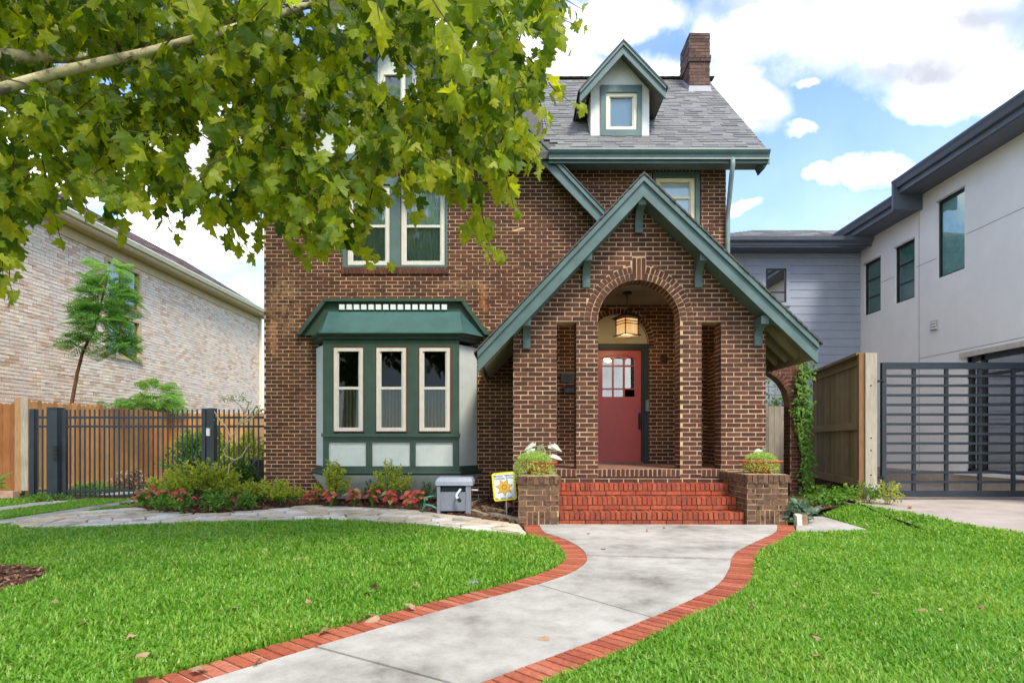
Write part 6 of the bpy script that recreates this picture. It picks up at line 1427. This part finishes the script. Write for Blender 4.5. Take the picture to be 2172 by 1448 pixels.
feathery('feathery_shrub', 'pale feathery shrub rising over the cedar fence', 'shrub', [q(330,1016,17.5), q(328,900,17.5), q(320,860,17.5)], [(q(325,842,17.5), (.68,.4,.32), 34, .74, FERNY), (q(310,862,17.5), (.95,.4,.24), 26, .7, FERN), (q(240,855,17.5), (.3,.3,.12), 7, .5, FERN)], FERN, 82, tr=.03)
# ivy on the arch wall
t = thing('climbing_vine', 'green vine climbing the end of the arched brick wall', 'vine', (XP(1706,11.1), 11.1, 0)); m = MB(); r = np.random.default_rng(9); PS = []; DS = []
for k in range(3):
    x0_ = 1700+6*k; pl_ = [P(x0_+8*math.sin(y*.02+k)+(1062-y)*-.005, y, 11.12) for y in range(1070, 765, -18)]; m.tube(pl_, .006, 4)
for k in range(640):
    y = r.uniform(765, 1060); wide = 17 if y < 900 else 13; x = 1706-(900-y)*.01+r.normal(0, wide*.55)+(5 if y > 950 else 0)
    if y < 800: x += r.uniform(-4, 18)*(800-y)/35
    PS.append(np.array(P(x, y, 11.12-abs(r.normal(0, .05))))); DS.append(np.array([r.normal(0,.8), -.45, -.7+r.normal(0,.3)]))
for k in range(40): PS.append(np.array(P(r.normal(1688,8), r.normal(868,9), 11.1))); DS.append(np.array([r.normal(0,.8), -.45, r.normal(0,.3)]))
m.build('stem', TWIG, t); PS = np.array(PS); DS = unit(np.array(DS)); NS = unit(np.c_[r.normal(0,.4,len(PS)), -1+0*PS[:,0], r.normal(.5,.4,len(PS))]); NS = unit(NS-DS*(NS*DS).sum(1)[:,None]); v, T = leaves_np(PS, DS, NS, r.uniform(.06, .11, len(PS)), r.uniform(.03, .05, len(PS))); npmesh('foliage', v, T, BUSHM, t, 'stuff')
# greenery behind the arch, on the gate
bush('arch_shrub', 'leafy shrub overhanging the pale gate behind the arch', 'shrub', (XP(1632,12.9), 12.9, .0), (.75,.4,2.45), 60, 2400, .09, .45, BUSHM, 91, stemr=.008)
# ground cover and weeds at the fence
bush('hosta', 'bluish leafy plant beside the stair pedestal', 'plant', at(1690,1104,.05), (.22,.2,.26), 22, 200, .11, .6, leafmat('bluish_leaf', [(.10,.16,.11), (.16,.24,.17)], .3, .5), 92, stemr=.004)
bush('ground_plant', 'low leafy plants along the mulch in front of the weathered fence', 'plant', (XP(1740,9.6), 9.6, .1), (.62,.4,.16), 36, 700, .07, .55, BUSHM, 93, stemr=.003)
bush('ground_plant', 'leafy weeds at the dark base of the weathered fence', 'plant', (XP(1790,9.9), 9.9, .1), (.4,.25,.24), 20, 320, .08, .6, BUSHM, 94, stemr=.003)
bush('weed', 'light green weeds around the concrete fence footing', 'weed', (XP(1838,9.5), 9.5, .1), (.30,.2,.36), 22, 420, .06, .35, BUSHY, 95, m2=BUSHM, stemr=.003)
bush('weed', 'tall yellowish weed in front of the slatted gate stile', 'weed', (XP(1882,9.3), 9.3, .12), (.26,.18,.42), 14, 160, .07, .4, BUSHY, 96, stemr=.003)
bush('ground_plant', 'small green plant under the climbing vine', 'plant', (XP(1722,11.0), 10.7, .1), (.2,.2,.26), 14, 160, .08, .6, BUSHM, 97, stemr=.003)

# ------------------------------------------------------------------ the sycamore
tree = thing('sycamore_tree', 'big sycamore with pale peeling limbs whose leaves hang over the lawn and house', 'tree', (-4.5, 4.5, 0))
tk = MB().tube([(-4.5,4.5,-.05),(-4.52,4.5,.4),(-4.5,4.52,1.6),(-4.42,4.55,3.0),(-4.4,4.6,4.6),(-4.3,4.7,6.4),(-4.1,4.8,8.2)], [.24,.19,.17,.16,.13,.10,.05], 14).build('trunk', BARKM, tree, smooth=True)
lim = lambda pts, r0, r1: MB().tube(pts, list(np.linspace(r0, r1, len(pts))), 10).build('limb', BARKM, tree, smooth=True)
lim([(-4.42,4.55,3.5), P(-60,207,4.75), P(0,190,4.8), P(130,152,4.9), P(310,112,5.1), P(480,65,5.4), P(650,12,5.7), P(900,-80,6.2)], .052, .026)
lim([(-4.4,4.6,4.2), P(-40,-60,5.0), P(300,-140,5.5), P(700,-170,5.8), P(1050,-110,6.0)], .08, .03)
lim([(-4.4,4.6,4.0), (-4.0,5.6,4.6), (-3.2,6.6,4.9), (-2.3,7.3,4.9)], .06, .025); lim([(-4.4,4.6,5.0), (-3.6,4.2,6.0), (-2.2,4.0,6.8), (-.6,4.4,7.2)], .06, .02); lim([(-4.4,4.6,4.5), (-5.6,5.4,5.4), (-6.6,6.2,6.0)], .06, .02)
Lb = np.array([(-160,600),(-60,585),(0,560),(40,560),(60,470),(130,430),(200,420),(260,470),(330,440),(380,460),(430,430),(480,480),(560,490),(640,510),(720,520),(790,500),(830,420),(900,400),(960,390),(1010,390),(1060,410),(1100,370),(1130,300),(1150,210),(1175,120),(1200,30),(1215,-10)], float)
HOLES = [(420,335,34),(335,318,16),(437,300,18),(815,150,30),(868,135,22),(845,190,22),(505,300,10),(440,470,22),(1135,90,26),(1170,140,20),(1010,90,14),(300,470,20),(360,470,18),(560,455,14),(660,60,10)]
tw = MB(); PL, DL, NL, SLN, YL = [], [], [], [], []; rt = np.random.default_rng(33)
def hole(px, py): return any((px-a)**2+(py-b)**2 < c*c for a, b, c in HOLES)
def topix(p): return CX+p[0]*F/p[1], HY-(p[2]-CH)*F/p[1]
def twig(pts, n, size=(.11,.175), rad=.007, light=.36, chk=True):
    pts = [np.array(p) for p in pts]; tw.tube([Vector(p) for p in pts], list(np.linspace(rad, .002, len(pts))), 5, False)
    cum = np.r_[0, np.cumsum([np.linalg.norm(b-a) for a, b in zip(pts[:-1], pts[1:])])]
    for k in range(n):
        f = (k+.6)/n*cum[-1]; i = min(len(pts)-2, max(0, np.searchsorted(cum, f)-1)); q = (f-cum[i])/(cum[i+1]-cum[i]+1e-9); p = pts[i]*(1-q)+pts[i+1]*q+rt.normal(0, .035, 3)
        px, py = topix(p)
        if chk and hole(px, py+10): continue
        if -20 < px < 325 and p[1] < 5.15 and abs(py+26-(190-.25*px)) < 42: continue
        if 575 < px < 670 and p[1] < 5.7 and abs(py+20-(35-.25*(px-590))) < 34: continue
        ax = pts[i+1]-pts[i]; ax = ax/np.linalg.norm(ax); g = rt.normal(0, 1, 3); g[2] = 0
        d = ax*.35+g*.55+np.array([0, -.05, -1.0*rt.uniform(.6, 1.7)]); n_ = np.array([rt.normal(0,.6), -.5+rt.normal(0,.6), .6+rt.normal(0,.35)])
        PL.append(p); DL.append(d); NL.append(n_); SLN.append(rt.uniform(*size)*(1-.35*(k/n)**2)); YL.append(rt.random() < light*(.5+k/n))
EXPL = [([(30,330),(22,480),(20,600),(34,640)],5.0,13),([(-10,420),(4,540),(10,640)],4.8,10),([(90,340),(112,440),(128,505)],5.0,9),([(150,360),(180,430),(192,460)],5.4,7),([(225,380),(252,470),(262,508)],5.4,8),([(330,400),(360,470),(374,500)],5.6,8),([(425,400),(455,460),(470,480)],5.5,7),([(470,420),(505,500),(520,530)],5.4,9),([(560,420),(548,500),(540,525)],5.6,8),([(590,430),(622,510),(645,545)],5.3,10),([(630,440),(668,520),(702,545)],5.2,10),([(690,470),(760,525),(812,552)],5.3,11),([(700,430),(745,500),(762,540)],5.5,8),([(855,350),(880,420),(892,455)],5.0,8),([(925,330),(950,400),(962,425)],5.3,8),([(985,320),(1000,420),(1010,490),(1045,535),(1078,552)],5.4,15),([(1030,320),(1062,400),(1108,452)],5.5,10),([(1080,270),(1112,330),(1140,365)],5.6,9),([(1115,150),(1145,215),(1160,275)],5.7,10),([(1120,120),(1175,190),(1225,228)],5.4,9),([(1120,40),(1190,40),(1242,62)],5.7,10),([(1110,10),(1170,60),(1205,100)],5.6,9),([(1070,230),(1092,290),(1102,330)],5.5,8),([(1150,-30),(1200,0),(1238,22)],5.8,7),([(1060,60),(1100,110),(1130,170)],5.5,10),([(790,400),(778,450),(770,480)],5.6,6),([(1000,330),(1020,430),(1030,500),(1050,540)],5.2,12),([(960,340),(985,430),(996,500)],5.6,9),([(1050,300),(1075,380),(1090,440)],5.2,9),([(1090,200),(1120,290),(1150,350)],5.3,10),([(600,400),(640,480),(668,530)],5.5,10),([(440,420),(490,500),(540,545)],5.2,10)]
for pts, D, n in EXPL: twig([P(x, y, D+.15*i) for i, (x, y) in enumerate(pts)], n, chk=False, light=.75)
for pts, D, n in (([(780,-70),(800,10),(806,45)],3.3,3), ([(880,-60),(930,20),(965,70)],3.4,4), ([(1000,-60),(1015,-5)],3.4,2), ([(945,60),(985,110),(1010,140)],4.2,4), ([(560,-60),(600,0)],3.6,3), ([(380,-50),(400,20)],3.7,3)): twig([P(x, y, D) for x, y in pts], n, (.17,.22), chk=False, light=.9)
cnt = 0
while cnt < 1120:
    px = rt.uniform(-180, 1190); lo = np.interp(px, Lb[:,0], Lb[:,1]); py = rt.uniform(-90, lo-10)
    if px > 1040 and rt.random() < .45: continue
    D = rt.uniform(4.7, 7.4); L = rt.uniform(60, 130); dx = rt.uniform(-.9, 1.1)*L
    ex, ey = px+dx, py+L*rt.uniform(.25, .9)
    if ey > np.interp(ex, Lb[:,0], Lb[:,1]) or ex > 1190 or hole((px+ex)/2, (py+ey)/2) or hole(px, py): continue
    twig([P(px, py, D), P((px+ex)/2, (py+ey)/2-8, D+rt.uniform(-.2,.2)), P(ex, ey, D+rt.uniform(-.3,.3))], 9, (.10,.17)); cnt += 1
nin = len(PL)
for k in range(2000):      # rest of the crown out of view, added and shaped to cast shade
    p = np.array([rt.uniform(-8, 0), rt.uniform(.4, 8.2), 0]); p[2] = CH+(HY+70)*p[1]/F+rt.uniform(.0, 3.6) if p[0]/p[1] > -.9 else rt.uniform(4.0, 8.5)
    if p[2] < 4.2: p[2] += 3.2
    if ((p[0]+4.3)/3.9)**2+((p[1]-4.3)/4.0)**2 > 1: continue
    PL.append(p); DL.append(np.array([rt.normal(0,.6), rt.normal(0,.6), -.7])); NL.append(np.array([rt.normal(0,.5), rt.normal(0,.5), .8])); SLN.append(rt.uniform(.2, .3)); YL.append(False)
PL = np.array(PL); DL = unit(np.array(DL)); NL = np.array(NL); NL = unit(NL-DL*(NL*DL).sum(1)[:,None]); SLN = np.array(SLN); YL = np.array(YL); XLs = np.cross(DL, NL)
var = rt.integers(0, 4, len(PL)); sz = SLN/PL[:,1]*(.4+np.abs((NL*unit(PL-np.array([0,0,CH]))).sum(1))); inframe = np.arange(len(PL)) < nin
pxs, pys = CX+PL[:,0]*F/PL[:,1], HY-(PL[:,2]-CH)*F/PL[:,1]; sz = sz*(inframe & (pxs > -10) & (pys > 0)); pick = np.argsort(-sz)[:300]; ps = set(pick.tolist()); mi = MI(tree)
lms = [leafmesh(k, LEAF, 'sycamore_leaf') for k in range(4)]; lmy = [leafmesh(k, LEAFY, 'backlit_sycamore_leaf') for k in range(4)]
for i in pick:
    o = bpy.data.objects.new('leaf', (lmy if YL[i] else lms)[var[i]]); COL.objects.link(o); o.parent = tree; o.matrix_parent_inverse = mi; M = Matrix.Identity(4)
    M.col[0][:3] = XLs[i]; M.col[1][:3] = DL[i]; M.col[2][:3] = NL[i]; o.rotation_mode = 'QUATERNION'; o.rotation_quaternion = M.to_quaternion(); o.location = PL[i]; o.scale = (SLN[i],)*3
VV, TT, off, MI_ = [], [], 0, []
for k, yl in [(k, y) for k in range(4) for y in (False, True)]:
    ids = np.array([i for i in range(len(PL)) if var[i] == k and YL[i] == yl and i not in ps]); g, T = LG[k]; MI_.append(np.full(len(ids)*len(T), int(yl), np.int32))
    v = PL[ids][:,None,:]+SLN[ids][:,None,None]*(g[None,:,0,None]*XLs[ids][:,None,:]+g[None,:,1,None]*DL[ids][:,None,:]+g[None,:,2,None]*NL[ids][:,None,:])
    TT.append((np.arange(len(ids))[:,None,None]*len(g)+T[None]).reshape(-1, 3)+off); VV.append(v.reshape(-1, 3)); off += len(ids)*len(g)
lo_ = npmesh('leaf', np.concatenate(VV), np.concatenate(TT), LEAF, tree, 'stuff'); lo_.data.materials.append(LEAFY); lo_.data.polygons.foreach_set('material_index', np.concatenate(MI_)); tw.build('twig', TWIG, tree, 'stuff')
